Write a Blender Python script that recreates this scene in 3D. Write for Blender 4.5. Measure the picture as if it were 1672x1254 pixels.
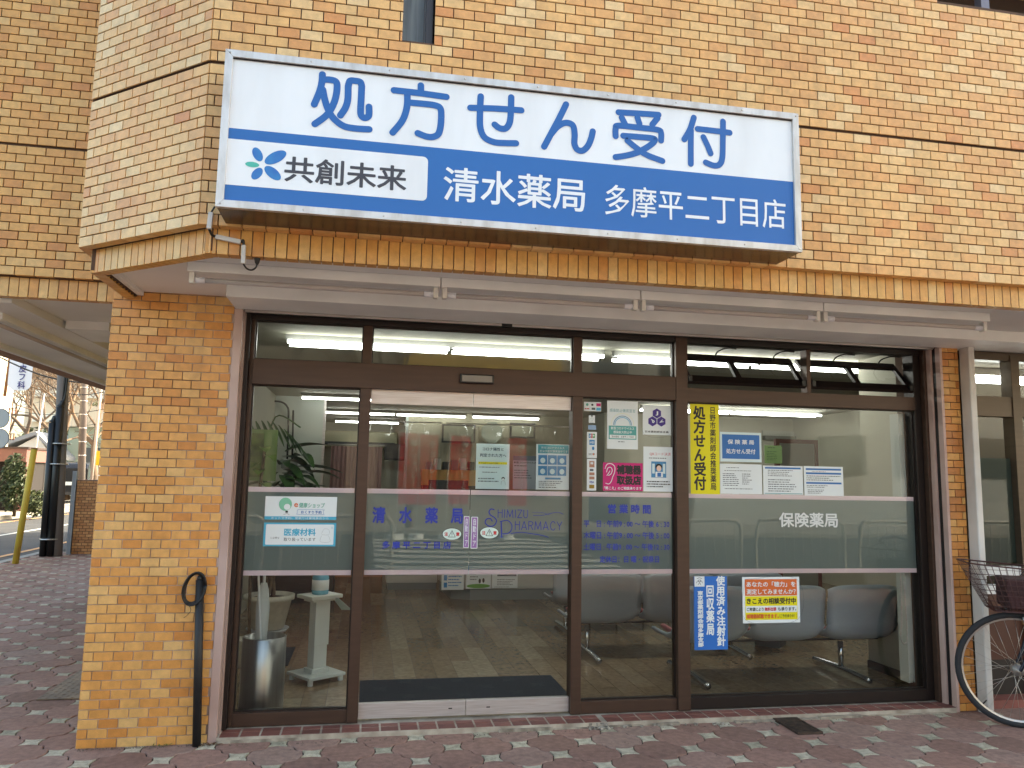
import bpy, math, random
from mathutils import Vector, Matrix
R = random.Random(7)
SC = bpy.context.scene
for o in list(bpy.data.objects): bpy.data.objects.remove(o)

# ---------------------------------------------------------------- camera, sky, sun, exposure
CAM_AT = Vector((0.0, -4.75, 1.451))
yaw, pitch, roll = math.radians(10.512), math.radians(7.025), math.radians(1.052)
FWD = Vector((math.sin(yaw)*math.cos(pitch), math.cos(yaw)*math.cos(pitch), math.sin(pitch)))
r0 = Vector((math.cos(yaw), -math.sin(yaw), 0)); u0 = r0.cross(FWD)
RGT = r0*math.cos(roll)+u0*math.sin(roll); UPV = -r0*math.sin(roll)+u0*math.cos(roll)
cd = bpy.data.cameras.new('camera'); cam = bpy.data.objects.new('camera', cd); SC.collection.objects.link(cam)
m = Matrix((RGT, UPV, -FWD)).transposed().to_4x4(); m.translation = CAM_AT; cam.matrix_world = m
cd.sensor_fit = 'HORIZONTAL'; cd.sensor_width = 36.0; cd.lens = 36.0*1256/1672; cd.clip_start = 0.05; cd.clip_end = 600
SC.camera = cam

SUN_EL, SUN_AZ = math.radians(34), math.radians(66)     # sun stands behind the building, to the right; azimuth from +Y towards +X
w = bpy.data.worlds.new('World'); SC.world = w; w.use_nodes = True
nt = w.node_tree; bg = nt.nodes['Background']
sky = nt.nodes.new('ShaderNodeTexSky'); sky.sky_type = 'NISHITA'; sky.sun_disc = False
sky.sun_elevation = SUN_EL; sky.sun_rotation = SUN_AZ; sky.air_density = 1.0; sky.dust_density = 3.0; sky.ozone_density = 0.6
nt.links.new(sky.outputs[0], bg.inputs[0]); bg.inputs[1].default_value = 0.15
sd = bpy.data.lights.new('sun', 'SUN'); sd.energy = 2.6; sd.angle = math.radians(0.5); sd.color = (1.0, 0.95, 0.87)
so = bpy.data.objects.new('sun', sd); SC.collection.objects.link(so)
sdir = Vector((math.sin(SUN_AZ)*math.cos(SUN_EL), math.cos(SUN_AZ)*math.cos(SUN_EL), math.sin(SUN_EL)))
so.rotation_euler = sdir.to_track_quat('Z', 'Y').to_euler(); so.location = (5, 5, 30)
vs = SC.view_settings; vs.view_transform = 'Standard'; vs.look = 'None'; vs.gamma = 1; vs.use_curve_mapping = False
vs.exposure = 2.28
vs.use_white_balance = True; vs.white_balance_temperature = 7600; vs.white_balance_tint = 4
SC.render.engine = 'CYCLES'; SC.cycles.use_denoising = True; SC.cycles.max_bounces = 8
SC.cycles.transparent_max_bounces = 16; SC.cycles.sample_clamp_indirect = 6

# ---------------------------------------------------------------- materials
def lin(c): return tuple(((x/255)/12.92 if x/255 <= .04045 else ((x/255+.055)/1.055)**2.4) for x in c)
MATS = {}
def mat(name, rgb, rough=.6, metal=0.0, var=.0, scale=6.0, bump=0.0, bscale=60.0, emit=0.0, spec=.5, rgb2=None, stretch=None, detail=4, contrast=(.35,.65)):
    if name in MATS: return MATS[name]
    m = bpy.data.materials.new(name); m.use_nodes = True; n = m.node_tree; b = n.nodes['Principled BSDF']
    c = lin(rgb); b.inputs['Base Color'].default_value = (*c, 1); b.inputs['Roughness'].default_value = rough
    b.inputs['Metallic'].default_value = metal; b.inputs['Specular IOR Level'].default_value = spec
    co = n.nodes.new('ShaderNodeTexCoord'); src = co.outputs['Object']
    if stretch:
        mp = n.nodes.new('ShaderNodeMapping'); mp.inputs['Scale'].default_value = stretch; n.links.new(src, mp.inputs[0]); src = mp.outputs[0]
    if var or rgb2:
        no = n.nodes.new('ShaderNodeTexNoise'); no.inputs['Scale'].default_value = scale; no.inputs['Detail'].default_value = detail
        n.links.new(src, no.inputs['Vector'])
        rp = n.nodes.new('ShaderNodeValToRGB'); n.links.new(no.outputs['Fac'], rp.inputs[0])
        rp.color_ramp.elements[0].position = contrast[0]; rp.color_ramp.elements[1].position = contrast[1]
        c2 = lin(rgb2) if rgb2 else tuple(x*(1-var) for x in c)
        rp.color_ramp.elements[0].color = (*c2, 1); rp.color_ramp.elements[1].color = (*[min(1, x*(1+(var*.5 if not rgb2 else 0))) for x in c], 1)
        n.links.new(rp.outputs[0], b.inputs['Base Color'])
    if bump:
        n2 = n.nodes.new('ShaderNodeTexNoise'); n2.inputs['Scale'].default_value = bscale; n.links.new(src, n2.inputs['Vector'])
        bp = n.nodes.new('ShaderNodeBump'); bp.inputs['Strength'].default_value = bump; bp.inputs['Distance'].default_value = .01
        n.links.new(n2.outputs['Fac'], bp.inputs['Height']); n.links.new(bp.outputs[0], b.inputs['Normal'])
    if emit:
        b.inputs['Emission Color'].default_value = (*c, 1); b.inputs['Emission Strength'].default_value = emit
    MATS[name] = m; return m

def piece_mat(name, ramp, island, rough=.38, speck=.12, bump=.25, bscale=45, spec=.5, streak=.12):
    """tiles, pavers: each piece its own colour from the ramp (random per object, or per loose piece of a joined mesh)"""
    m = bpy.data.materials.new(name); m.use_nodes = True; n = m.node_tree; b = n.nodes['Principled BSDF']
    if island:
        g = n.nodes.new('ShaderNodeNewGeometry'); rnd = g.outputs['Random Per Island']
    else:
        g = n.nodes.new('ShaderNodeObjectInfo'); rnd = g.outputs['Random']
    rp = n.nodes.new('ShaderNodeValToRGB'); n.links.new(rnd, rp.inputs[0])
    while len(rp.color_ramp.elements) < len(ramp): rp.color_ramp.elements.new(.5)
    for e, (p, c) in zip(rp.color_ramp.elements, ramp): e.position = p; e.color = (*lin(c), 1)
    g2 = n.nodes.new('ShaderNodeNewGeometry')
    def noise(scale, detail=3):
        t = n.nodes.new('ShaderNodeTexNoise'); t.inputs['Scale'].default_value = scale; t.inputs['Detail'].default_value = detail
        n.links.new(g2.outputs['Position'], t.inputs['Vector']); return t.outputs['Fac']
    def mul(col, fac, lo, hi, a=.3, bb=.7):
        mr = n.nodes.new('ShaderNodeMapRange'); mr.inputs[1].default_value = a; mr.inputs[2].default_value = bb
        mr.inputs[3].default_value = lo; mr.inputs[4].default_value = hi; n.links.new(fac, mr.inputs[0])
        vm = n.nodes.new('ShaderNodeVectorMath'); vm.operation = 'SCALE'; n.links.new(col, vm.inputs[0]); n.links.new(mr.outputs[0], vm.inputs['Scale'])
        return vm.outputs[0]
    c = mul(rp.outputs[0], noise(28), 1-speck, 1+speck*.7)
    c = mul(c, noise(320, 2), 1-speck*.9, 1+speck*.5)
    c = mul(c, noise(1.3, 5), .92, 1.05)
    mp = n.nodes.new('ShaderNodeMapping'); mp.inputs['Scale'].default_value = (6, 6, .55); n.links.new(g2.outputs['Position'], mp.inputs[0])
    st = n.nodes.new('ShaderNodeTexNoise'); st.inputs['Scale'].default_value = 1.6; st.inputs['Detail'].default_value = 6; n.links.new(mp.outputs[0], st.inputs['Vector'])
    c = mul(c, st.outputs['Fac'], 1-streak, 1.0, .28, .5)
    n.links.new(c, b.inputs['Base Color']); b.inputs['Roughness'].default_value = rough; b.inputs['Specular IOR Level'].default_value = spec
    t = noise(bscale); bp = n.nodes.new('ShaderNodeBump'); bp.inputs['Strength'].default_value = bump; bp.inputs['Distance'].default_value = .004
    n.links.new(t, bp.inputs['Height']); n.links.new(bp.outputs[0], b.inputs['Normal'])
    return m
def piece_mats(name, ramp, **k): return piece_mat(name, ramp, False, **k), piece_mat(name+'_joined', ramp, True, **k)

def glass_mat(name, tint=(.93, .96, .95), ior=1.62, wob=0.0):
    m = bpy.data.materials.new(name); m.use_nodes = True; n = m.node_tree
    for x in list(n.nodes):
        if x.type == 'BSDF_PRINCIPLED': n.nodes.remove(x)
    out = [x for x in n.nodes if x.type == 'OUTPUT_MATERIAL'][0]
    tr = n.nodes.new('ShaderNodeBsdfTransparent'); tr.inputs[0].default_value = (*tint, 1)
    gl = n.nodes.new('ShaderNodeBsdfGlossy'); gl.inputs['Roughness'].default_value = .0; gl.inputs[0].default_value = (1, 1, 1, 1)
    fr = n.nodes.new('ShaderNodeFresnel'); fr.inputs[0].default_value = ior
    mx = n.nodes.new('ShaderNodeMixShader'); n.links.new(fr.outputs[0], mx.inputs[0]); n.links.new(tr.outputs[0], mx.inputs[1]); n.links.new(gl.outputs[0], mx.inputs[2])
    if wob:
        g = n.nodes.new('ShaderNodeNewGeometry'); t = n.nodes.new('ShaderNodeTexNoise'); t.inputs['Scale'].default_value = 1.6; t.inputs['Detail'].default_value = 1
        n.links.new(g.outputs['Position'], t.inputs['Vector']); bp = n.nodes.new('ShaderNodeBump'); bp.inputs['Strength'].default_value = wob; bp.inputs['Distance'].default_value = .02
        n.links.new(t.outputs['Fac'], bp.inputs['Height']); n.links.new(bp.outputs[0], gl.inputs['Normal'])
    n.links.new(mx.outputs[0], out.inputs[0]); return m
def film_mat(name, rgb, clear=.14):
    m = bpy.data.materials.new(name); m.use_nodes = True; n = m.node_tree
    for x in list(n.nodes):
        if x.type == 'BSDF_PRINCIPLED': n.nodes.remove(x)
    out = [x for x in n.nodes if x.type == 'OUTPUT_MATERIAL'][0]
    c = (*lin(rgb), 1)
    tr = n.nodes.new('ShaderNodeBsdfTransparent'); tr.inputs[0].default_value = (.85, .9, .88, 1)
    d = n.nodes.new('ShaderNodeBsdfDiffuse'); d.inputs[0].default_value = c
    t = n.nodes.new('ShaderNodeBsdfTranslucent'); t.inputs[0].default_value = c
    a = n.nodes.new('ShaderNodeMixShader'); a.inputs[0].default_value = .45; n.links.new(d.outputs[0], a.inputs[1]); n.links.new(t.outputs[0], a.inputs[2])
    b = n.nodes.new('ShaderNodeMixShader'); b.inputs[0].default_value = clear; n.links.new(a.outputs[0], b.inputs[1]); n.links.new(tr.outputs[0], b.inputs[2])
    n.links.new(b.outputs[0], out.inputs[0]); return m

# ---------------------------------------------------------------- mesh helpers
def tag(o, label=None, cat=None, group=None, kind=None):
    if label: o['label'] = label
    if cat: o['category'] = cat
    if group: o['group'] = group
    if kind: o['kind'] = kind
    return o
def thing(name, label, cat, loc=(0, 0, 0), rz=0, group=None):
    o = bpy.data.objects.new(name, None); SC.collection.objects.link(o); o.location = loc; o.rotation_euler = (0, 0, rz)
    o.empty_display_size = .1
    return tag(o, label, cat, group)
class MB:
    def __init__(s): s.v = []; s.f = []; s.m = []
    def add(s, vs, fs, mi=0):
        b = len(s.v); s.v += [tuple(x) for x in vs]
        for f in fs: s.f.append(tuple(i+b for i in f)); s.m.append(mi)
        return s
    def box(s, x0, x1, y0, y1, z0, z1, mi=0):
        return s.add([(x0, y0, z0), (x1, y0, z0), (x1, y1, z0), (x0, y1, z0), (x0, y0, z1), (x1, y0, z1), (x1, y1, z1), (x0, y1, z1)],
                     [(0, 3, 2, 1), (4, 5, 6, 7), (0, 1, 5, 4), (1, 2, 6, 5), (2, 3, 7, 6), (3, 0, 4, 7)], mi)
    def quad(s, a, b, c, d, mi=0): return s.add([a, b, c, d], [(0, 1, 2, 3)], mi)
    def prism(s, pts, d, mi=0):
        """pts: 3-D polygon; d: extrusion vector"""
        n = len(pts); d = Vector(d); P = [Vector(p) for p in pts]
        return s.add([*P, *[p+d for p in P]], [tuple(range(n)), tuple(range(2*n-1, n-1, -1))]+[((i+1) % n, i, i+n, (i+1) % n+n) for i in range(n)], mi)
    def tube(s, pts, r, n=8, mi=0, caps=True):
        P = [Vector(p) for p in pts]; rr = r if isinstance(r, (list, tuple)) else [r]*len(P)
        b = len(s.v); last = None
        for i, p in enumerate(P):
            t = (P[min(i+1, len(P)-1)]-P[max(i-1, 0)]).normalized()
            if last is None:
                a = Vector((0, 0, 1)) if abs(t.z) < .9 else Vector((1, 0, 0)); x = t.cross(a).normalized()
            else:
                x = (last-t*last.dot(t)).normalized()
            y = t.cross(x); last = x
            for k in range(n):
                an = 2*math.pi*k/n; s.v.append(tuple(p+(x*math.cos(an)+y*math.sin(an))*rr[i]))
        for i in range(len(P)-1):
            for k in range(n):
                a0 = b+i*n+k; a1 = b+i*n+(k+1) % n; s.f.append((a0, a1, a1+n, a0+n)); s.m.append(mi)
        if caps:
            s.f.append(tuple(b+k for k in reversed(range(n)))); s.m.append(mi)
            e = b+(len(P)-1)*n; s.f.append(tuple(e+k for k in range(n))); s.m.append(mi)
        return s
    def lathe(s, prof, c=(0, 0, 0), n=24, mi=0, sx=1, sy=1):
        b = len(s.v)
        for r, z in prof:
            for k in range(n):
                a = 2*math.pi*k/n; s.v.append((c[0]+r*math.cos(a)*sx, c[1]+r*math.sin(a)*sy, c[2]+z))
        for i in range(len(prof)-1):
            for k in range(n):
                a0 = b+i*n+k; a1 = b+i*n+(k+1) % n; s.f.append((a0, a1, a1+n, a0+n)); s.m.append(mi)
        return s
    def ball(s, c, r, n=10, mi=0, sz=1):
        return s.lathe([(max(r*math.sin(math.pi*i/n), .0001), -r*sz*math.cos(math.pi*i/n)) for i in range(n+1)], c, n*2, mi)
    def build(s, name, mats, parent=None, smooth=False, bevel=0, loc=None, label=None, kind=None):
        me = bpy.data.meshes.new(name); me.from_pydata(s.v, [], s.f)
        if not isinstance(mats, (list, tuple)): mats = [mats]
        for x in mats: me.materials.append(x)
        if len(mats) > 1: me.polygons.foreach_set('material_index', s.m)
        if smooth: me.polygons.foreach_set('use_smooth', [True]*len(s.f))
        me.update()
        return put(name, me, parent, bevel, loc, label, kind, smooth)
def put(name, me, parent=None, bevel=0, loc=None, label=None, kind=None, smooth=False):
    o = bpy.data.objects.new(name, me); SC.collection.objects.link(o)
    if parent: o.parent = parent
    if loc: o.location = loc
    if bevel:
        md = o.modifiers.new('bevel', 'BEVEL'); md.width = bevel; md.segments = 2; md.limit_method = 'ANGLE'; md.angle_limit = .7
        me.polygons.foreach_set('use_smooth', [True]*len(me.polygons)); wn = o.modifiers.new('wn', 'WEIGHTED_NORMAL'); wn.keep_sharp = False
    if label: o['label'] = label
    if kind: o['kind'] = kind
    return o
def box(name, m, x0, x1, y0, y1, z0, z1, parent=None, bevel=0, **k): return MB().box(x0, x1, y0, y1, z0, z1).build(name, m, parent, bevel=bevel, **k)
def tube(name, m, pts, r, parent=None, n=8, **k): return MB().tube(pts, r, n).build(name, m, parent, smooth=True, **k)
def crom(P, k=6):
    out = []
    for i in range(len(P)-1):
        a, b, c, d = P[max(i-1, 0)], P[i], P[i+1], P[min(i+2, len(P)-1)]
        for j in range(k):
            t = j/k; out.append(tuple(.5*((2*b[q])+(c[q]-a[q])*t+(2*a[q]-5*b[q]+4*c[q]-d[q])*t*t+(3*b[q]-a[q]-3*c[q]+d[q])*t**3) for q in range(len(b))))
    out.append(tuple(P[-1])); return out

# flat lettering and shapes in an XZ plane, facing -Y
def dilate(me, r, rx, rz):
    """thicken a flat glyph mesh evenly: copies on a small circle, so strokes get round ends"""
    n = 12 if r > .02 else 8
    vs = [tuple(v.co) for v in me.vertices]; fs = [tuple(p.vertices) for p in me.polygons]; V, F = list(vs), list(fs)
    for k in range(n):
        a = 2*math.pi*k/n; b = len(V); V += [(x+rx*math.cos(a), y-.00001*(k+1), z+rz*math.sin(a)) for x, y, z in vs]; F += [tuple(i+b for i in f) for f in fs]
    out = bpy.data.meshes.new(me.name); out.from_pydata(V, [], F); out.update(); bpy.data.meshes.remove(me); return out
def text(name, s, m, rect, Y, parent=None, bold=0.0, stretch=True, res=2):
    c = bpy.data.curves.new(name, 'FONT'); c.body = s; c.resolution_u = res
    o = bpy.data.objects.new(name, c); SC.collection.objects.link(o)
    bpy.context.view_layer.update()
    me = bpy.data.meshes.new_from_object(o); bpy.data.objects.remove(o)
    xs = [v.co.x for v in me.vertices]; ys = [v.co.y for v in me.vertices]
    if not xs: return None
    x0, x1, z0, z1 = rect; sx = (x1-x0)/(max(xs)-min(xs)); sy = (z1-z0)/(max(ys)-min(ys))
    ax, ay = min(xs), min(ys); dx = dz = 0
    if not stretch:
        k = min(sx, sy); dx = ((x1-x0)-k*(max(xs)-ax))/2; dz = ((z1-z0)-k*(max(ys)-ay))/2; sx = sy = k
    rx, rz = bold*sx, bold*sy
    kx, kz = (1-2*rx/(x1-x0), 1-2*rz/(z1-z0)) if bold else (1, 1)
    for v in me.vertices: v.co = (x0+dx+rx+(v.co.x-ax)*sx*kx, Y, z0+dz+rz+(v.co.y-ay)*sy*kz)
    if bold: me = dilate(me, bold, rx, rz)
    me.materials.clear(); me.materials.append(m); me.update()
    return put(name, me, parent)
def vtext(name, s, m, rect, Y, parent=None, bold=0.0):
    x0, x1, z0, z1 = rect; n = len(s); h = (z1-z0)/n
    mes = []
    c = bpy.data.curves.new(name, 'FONT'); c.body = '\n'.join(s.replace('ー', '｜')); c.resolution_u = 2; c.space_line = 1.0
    o = bpy.data.objects.new(name, c); SC.collection.objects.link(o); bpy.context.view_layer.update()
    me = bpy.data.meshes.new_from_object(o); bpy.data.objects.remove(o)
    xs = [v.co.x for v in me.vertices]; ys = [v.co.y for v in me.vertices]
    sx = (x1-x0)/(max(xs)-min(xs)); sy = (z1-z0)/(max(ys)-min(ys)); ax, ay = min(xs), min(ys)
    for v in me.vertices: v.co = (x0+(v.co.x-ax)*sx, Y, z0+(v.co.y-ay)*sy)
    if bold: me = dilate(me, bold, bold*sx, bold*sy)
    me.materials.clear(); me.materials.append(m); me.update()
    return put(name, me, parent)
def rect(name, m, r, Y, parent=None, t=.0, radius=0):
    x0, x1, z0, z1 = r
    if radius:
        P = []
        for cx, cz, a0 in ((x1-radius, z1-radius, 0), (x0+radius, z1-radius, 90), (x0+radius, z0+radius, 180), (x1-radius, z0+radius, 270)):
            for k in range(6): a = math.radians(a0+18*k); P.append((cx+radius*math.cos(a), Y, cz+radius*math.sin(a)))
        return MB().add(P, [tuple(reversed(range(len(P))))]).build(name, m, parent)
    if t: return box(name, m, x0, x1, Y, Y+t, z0, z1, parent)
    return MB().quad((x0, Y, z0), (x1, Y, z0), (x1, Y, z1), (x0, Y, z1)).build(name, m, parent)
def flatpoly(b, P, Y, mi=0): b.add([(x, Y, z) for x, z in P], [tuple(range(len(P)))], mi); return b
def stroke(b, P, wd, Y, mi=0, smooth=6):
    """a flat brush stroke with round ends along the (x, z) points"""
    if len(P) > 2 and smooth: P = crom(P, smooth)
    P = [Vector(p) for p in P]; L = []; Rr = []
    for i, p in enumerate(P):
        t = (P[min(i+1, len(P)-1)]-P[max(i-1, 0)]).normalized(); n = Vector((-t.y, t.x)); L.append(p+n*wd/2); Rr.append(p-n*wd/2)
    for i in range(len(P)-1):
        y = Y-.000004*(len(b.f) % 40)
        flatpoly(b, [Rr[i], Rr[i+1], L[i+1], L[i]], y, mi)
    for c, s in ((P[0], 0), (P[-1], 1)):
        t = ((P[0]-P[1]) if s == 0 else (P[-1]-P[-2])).normalized(); a0 = math.atan2(t.y, t.x)-math.pi/2
        flatpoly(b, [c+Vector((math.cos(a0+math.pi*k/8), math.sin(a0+math.pi*k/8)))*wd/2 for k in range(9)], Y-.000004*(len(b.f) % 40), mi)
    return b
def ell(cx, cz, a, b_, ang=0, n=24):
    c, s = math.cos(math.radians(ang)), math.sin(math.radians(ang)); out = []
    for k in range(n):
        t = 2*math.pi*k/n; x, z = a*math.cos(t), b_*math.sin(t); out.append((cx+x*c-z*s, cz+x*s+z*c))
    return out
def copy_tree(o, parent=None):
    c = o.copy(); SC.collection.objects.link(c)
    if parent: c.parent = parent
    for ch in o.children: copy_tree(ch, c)
    return c

# ---------------------------------------------------------------- pieces: bricks and pavers
def in_view(p, mx=1.02):
    d = Vector(p)-CAM_AT; z = d.dot(FWD)
    if z < .3: return False
    return abs(1256*d.dot(RGT)/z) < 836*mx and abs(1256*d.dot(UPV)/z) < 627*mx
BC = {}
def brick_geo(wd, h, t):
    e = .0012
    v = [(-wd/2, 0, -h/2), (wd/2, 0, -h/2), (wd/2, 0, h/2), (-wd/2, 0, h/2)]
    v += [(x, -(t-e), z) for x, _, z in v[:4]]
    v += [((wd/2-e)*(-1 if i in (0, 3) else 1), -t, (h/2-e)*(-1 if i < 2 else 1)) for i in range(4)]
    f = [(4, 5, 9, 8), (5, 6, 10, 9), (6, 7, 11, 10), (7, 4, 8, 11), (8, 9, 10, 11), (0, 1, 5, 4), (1, 2, 6, 5), (2, 3, 7, 6), (3, 0, 4, 7)]
    return v, f
def brick_field(parent, O, U, cells, t, mats, limit, hidden=None, tilt=.004):
    """cells: (s0, s1, z0, z1[, t]); U: unit direction along the wall in XY; bricks stand out of the wall to the side the camera is on"""
    O = Vector(O); U = Vector((U[0], U[1], 0)).normalized(); N = Vector((-U.y, U.x, 0))     # local +Y, into the wall
    rot = Matrix(((U.x, N.x, 0), (U.y, N.y, 0), (0, 0, 1)))
    items = []
    for c in cells:
        s0, s1, z0, z1 = c[:4]; tt = c[4] if len(c) > 4 else t
        if s1-s0 < .008 or z1-z0 < .008: continue
        p = O+U*((s0+s1)/2); p.z = (z0+z1)/2
        vis = in_view(p) and not (hidden and hidden(p))
        items.append((0 if vis else 1, (p-CAM_AT).length/(math.sqrt((s1-s0)*(z1-z0))/.07), s1-s0, z1-z0, tt, p))
    items.sort(key=lambda a: a[:2])
    big = MB()
    for i, (v_, d_, wd, h, tt, p) in enumerate(items):
        if tt > t: p = p+N*(tt-t)
        mr = rot @ Matrix.Rotation(R.gauss(0, tilt), 3, 'Z') @ Matrix.Rotation(R.gauss(0, tilt), 3, 'X')
        p = p - N*R.uniform(0, .0008)
        if i < limit and v_ == 0:
            key = (round(wd, 3), round(h, 3), round(tt, 3), mats[0].name)
            if key not in BC:
                v, f = brick_geo(wd, h, tt); me = bpy.data.meshes.new('brick'); me.from_pydata(v, [], f); me.materials.append(mats[0]); BC[key] = me
            o = bpy.data.objects.new('brick', BC[key]); SC.collection.objects.link(o); o.parent = parent
            mm = mr.to_4x4(); mm.translation = p; o.matrix_local = mm
        else:
            v, f = brick_geo(wd, h, tt); big.add([p+mr@Vector(x) for x in v], f)
    if big.v: big.build('brick', mats[1], parent, kind='stuff')
def courses(s0, s1, z0, n, ph, pw, j, holes=(), shift=0.0, first=None, skipgap=()):
    out = []; z = z0
    for r in range(n):
        for (after, gap) in skipgap:
            if r == after: z += gap
        a = s0-((r % 2)*pw/2+shift) % pw
        while a < s1:
            lo, hi = max(a, s0)+j/2, min(a+pw, s1)-j/2; segs = [(lo, hi)]
            for (ha, hb, za, zb) in holes:
                if z+ph/2 > za and z+ph/2 < zb:
                    segs = [q for lo_, hi_ in segs for q in ([(lo_, min(hi_, ha))] if lo_ < ha else [])+([(max(lo_, hb), hi_)] if hi_ > hb else [])]
            for lo_, hi_ in segs:
                c = (lo_, hi_, z+j/2, z+ph-j/2)
                if first and r == 0: c = (lo_, hi_, z, z+ph-j/2, first)
                out.append(c)
            a += pw
        z += ph
    return out

GOLD = [(0, (200, 130, 64)), (.12, (208, 142, 72)), (.3, (213, 150, 80)), (.55, (217, 158, 88)), (.8, (219, 167, 100)), (1, (220, 176, 114))]
CREAM = [(0, (208, 138, 80)), (.07, (215, 158, 98)), (.35, (220, 168, 106)), (.6, (223, 175, 112)), (.85, (225, 183, 124)), (1, (227, 194, 144))]
BUFF = [(0, (202, 136, 72)), (.1, (208, 150, 80)), (.4, (214, 160, 88)), (.8, (217, 168, 98)), (1, (219, 178, 116))]
M_GOLD = piece_mats('gold_glazed_tile', GOLD); M_CREAM = piece_mats('cream_buff_tile', CREAM); M_BUFF = piece_mats('buff_tile', BUFF)
JOINT_DARK = mat('dark_brown_joint', (92, 70, 56), .9, var=.3, scale=3)
JOINT_GREY = mat('grey_lime_joint', (196, 176, 166), .9, rgb2=(120, 98, 84), scale=2.2, contrast=(.42, .58))
WHITEPAINT = mat('off_white_paint', (232, 233, 231), .55, var=.10, scale=2.5)
SOFFIT = mat('soffit_board', (226, 227, 226), .6, var=.10, scale=1.2)
BRONZE = mat('bronze_aluminium', (74, 55, 45), .42, .35, var=.12, scale=3, stretch=(1, 1, 12))
BRONZE_DK = mat('dark_bronze_aluminium', (36, 28, 26), .4, .3)
PINKRAIL = mat('faded_pink_brown_steel', (198, 174, 166), .6, rgb2=(158, 126, 114), scale=1.6, contrast=(.3, .7))
BLACK = mat('black_plastic', (20, 20, 21), .4)
STEEL = mat('stainless_steel', (200, 198, 194), .32, .85, rgb2=(165, 160, 155), scale=5, stretch=(14, 1, 1))
ALU = mat('brushed_aluminium', (205, 200, 198), .38, .55, rgb2=(188, 180, 176), scale=6, stretch=(1, 1, 30))
GLASS = glass_mat('window_glass', ior=1.46, wob=.08)
FILM = film_mat('frosted_film', (128, 142, 142), .08)

# ================================================================= GROUND
ASPH = mat('asphalt', (68, 68, 70), .9, var=.18, scale=1.5, bump=.3, bscale=200)
def sheet(name, m, x0, x1, y0, y1, z, parent=None, kind='structure'):
    o = MB().quad((x0, y0, z), (x1, y0, z), (x1, y1, z), (x0, y1, z)).build(name, m, parent)
    if kind: o['kind'] = kind
    return o
sheet('ground', mat('far_ground', (120, 116, 108), .95, var=.15, scale=.3), -300, 300, -300, 300, -.16)
road = MB(); road.quad((-11.0, -16, -.10), (-5.75, -16, -.10), (-5.75, 90, -.10), (-11.0, 90, -.10))
tag(road.build('side_street', ASPH), kind='structure')
tag(MB().quad((-90, -16, -.104), (90, -16, -.104), (90, -7.6, -.104), (-90, -7.6, -.104)).build('front_road', ASPH), kind='structure')
# pavement bed and its pieces
BED = mat('sandy_joint_bed', (40, 34, 30), .95, var=.2, scale=9)
tag(MB().box(-5.55, 40, -7.4, 11.2, -.12, -.010).build('pavement', BED), kind='structure')
pavement = bpy.data.objects['pavement']
KERBM = mat('kerb_concrete', (150, 146, 138), .9, var=.2, scale=3)
for i in range(14):
    y0 = -5.6+1.2*i
    box('kerb_stone', KERBM, -5.71, -5.56, y0+.004, y0+1.196, -.12, .0, pavement)
M_PAVE = piece_mats('red_brown_paver', [(0, (136, 106, 95)), (.3, (150, 117, 105)), (.7, (158, 124, 112)), (1, (154, 129, 118))], rough=.85, speck=.2, bump=.6, bscale=160, spec=.3, streak=.16)
M_STONE = piece_mats('pale_grey_paver', [(0, (166, 160, 140)), (.5, (184, 177, 157)), (1, (200, 192, 172))], rough=.9, speck=.30, bump=.6, bscale=220, spec=.2)
A_ = .186; HS = .052
def stone_side():      # concave side of a stone, from its lower right to its upper right corner, bulging inwards
    return [(HS-.011*math.sin(math.pi*k/4), -HS+2*HS*k/4) for k in range(5)]
def s_curve():         # from the top right corner of a stone at the origin to the lower left corner of its upper right neighbour
    out = []
    for k in range(1, 5):
        t = k/5; d = (A_-2*HS)*t; wv = .013*math.sin(2*math.pi*t); out.append((HS+d-wv*.7, HS+d+wv*.7))
    return out
def rotp(P, a): c, s = math.cos(a), math.sin(a); return [(x*c-y*s, x*s+y*c) for x, y in P]
def stone_poly():
    P = []
    for k in range(4): P += rotp(stone_side()[:-1], k*math.pi/2)
    return P
def paver_poly():
    sc = s_curve()                                     # joint running along (1,1)
    sd = [(-y, x) for x, y in sc]                      # joint running along (-1,1)
    P = []
    E = [(A_-HS+.011*math.sin(math.pi*k/4), -HS+2*HS*k/4) for k in range(5)]
    P += E                                             # faces the stone on the right
    P += [(A_+x, y) for x, y in sd]                    # up-left to the stone above
    P += [(-y, x) for x, y in E]
    P += [(-A_+x, y) for x, y in reversed(sc)]         # down-left to the stone on the left
    P += [(-x, -y) for x, y in E]
    P += [(x, -A_+y) for x, y in reversed(sd)]
    P += [(y, -x) for x, y in E]
    P += [(x, -A_+y) for x, y in sc]
    return P
def slab_geo(P, gap=.0065, t=.03):
    n = len(P); c = Vector((0, 0)); Q = []
    for i in range(n):
        a, b = Vector(P[i-1]), Vector(P[(i+1) % n]); tn = (b-a).normalized(); nn = Vector((tn.y, -tn.x)); Q.append(Vector(P[i])-nn*gap/2)
    v = [(p.x, p.y, -t) for p in Q]+[(p.x, p.y, -.004) for p in Q]+[(p.x*.975, p.y*.975, 0) for p in Q]
    f = [tuple(range(2*n, 3*n))]
    for i in range(n):
        j = (i+1) % n; f.append((i, j, j+n, i+n)); f.append((i+n, j+n, j+2*n, i+2*n))
    return v, f
PG, SG = slab_geo(paver_poly()), slab_geo(stone_poly(), .005)
def slab_mesh(nm, g, m): me = bpy.data.meshes.new(nm); me.from_pydata(g[0], [], g[1]); me.materials.append(m); return me
PM, SM = slab_mesh('paver', PG, M_PAVE[0]), slab_mesh('paving_stone', SG, M_STONE[0])
lays = []
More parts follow.
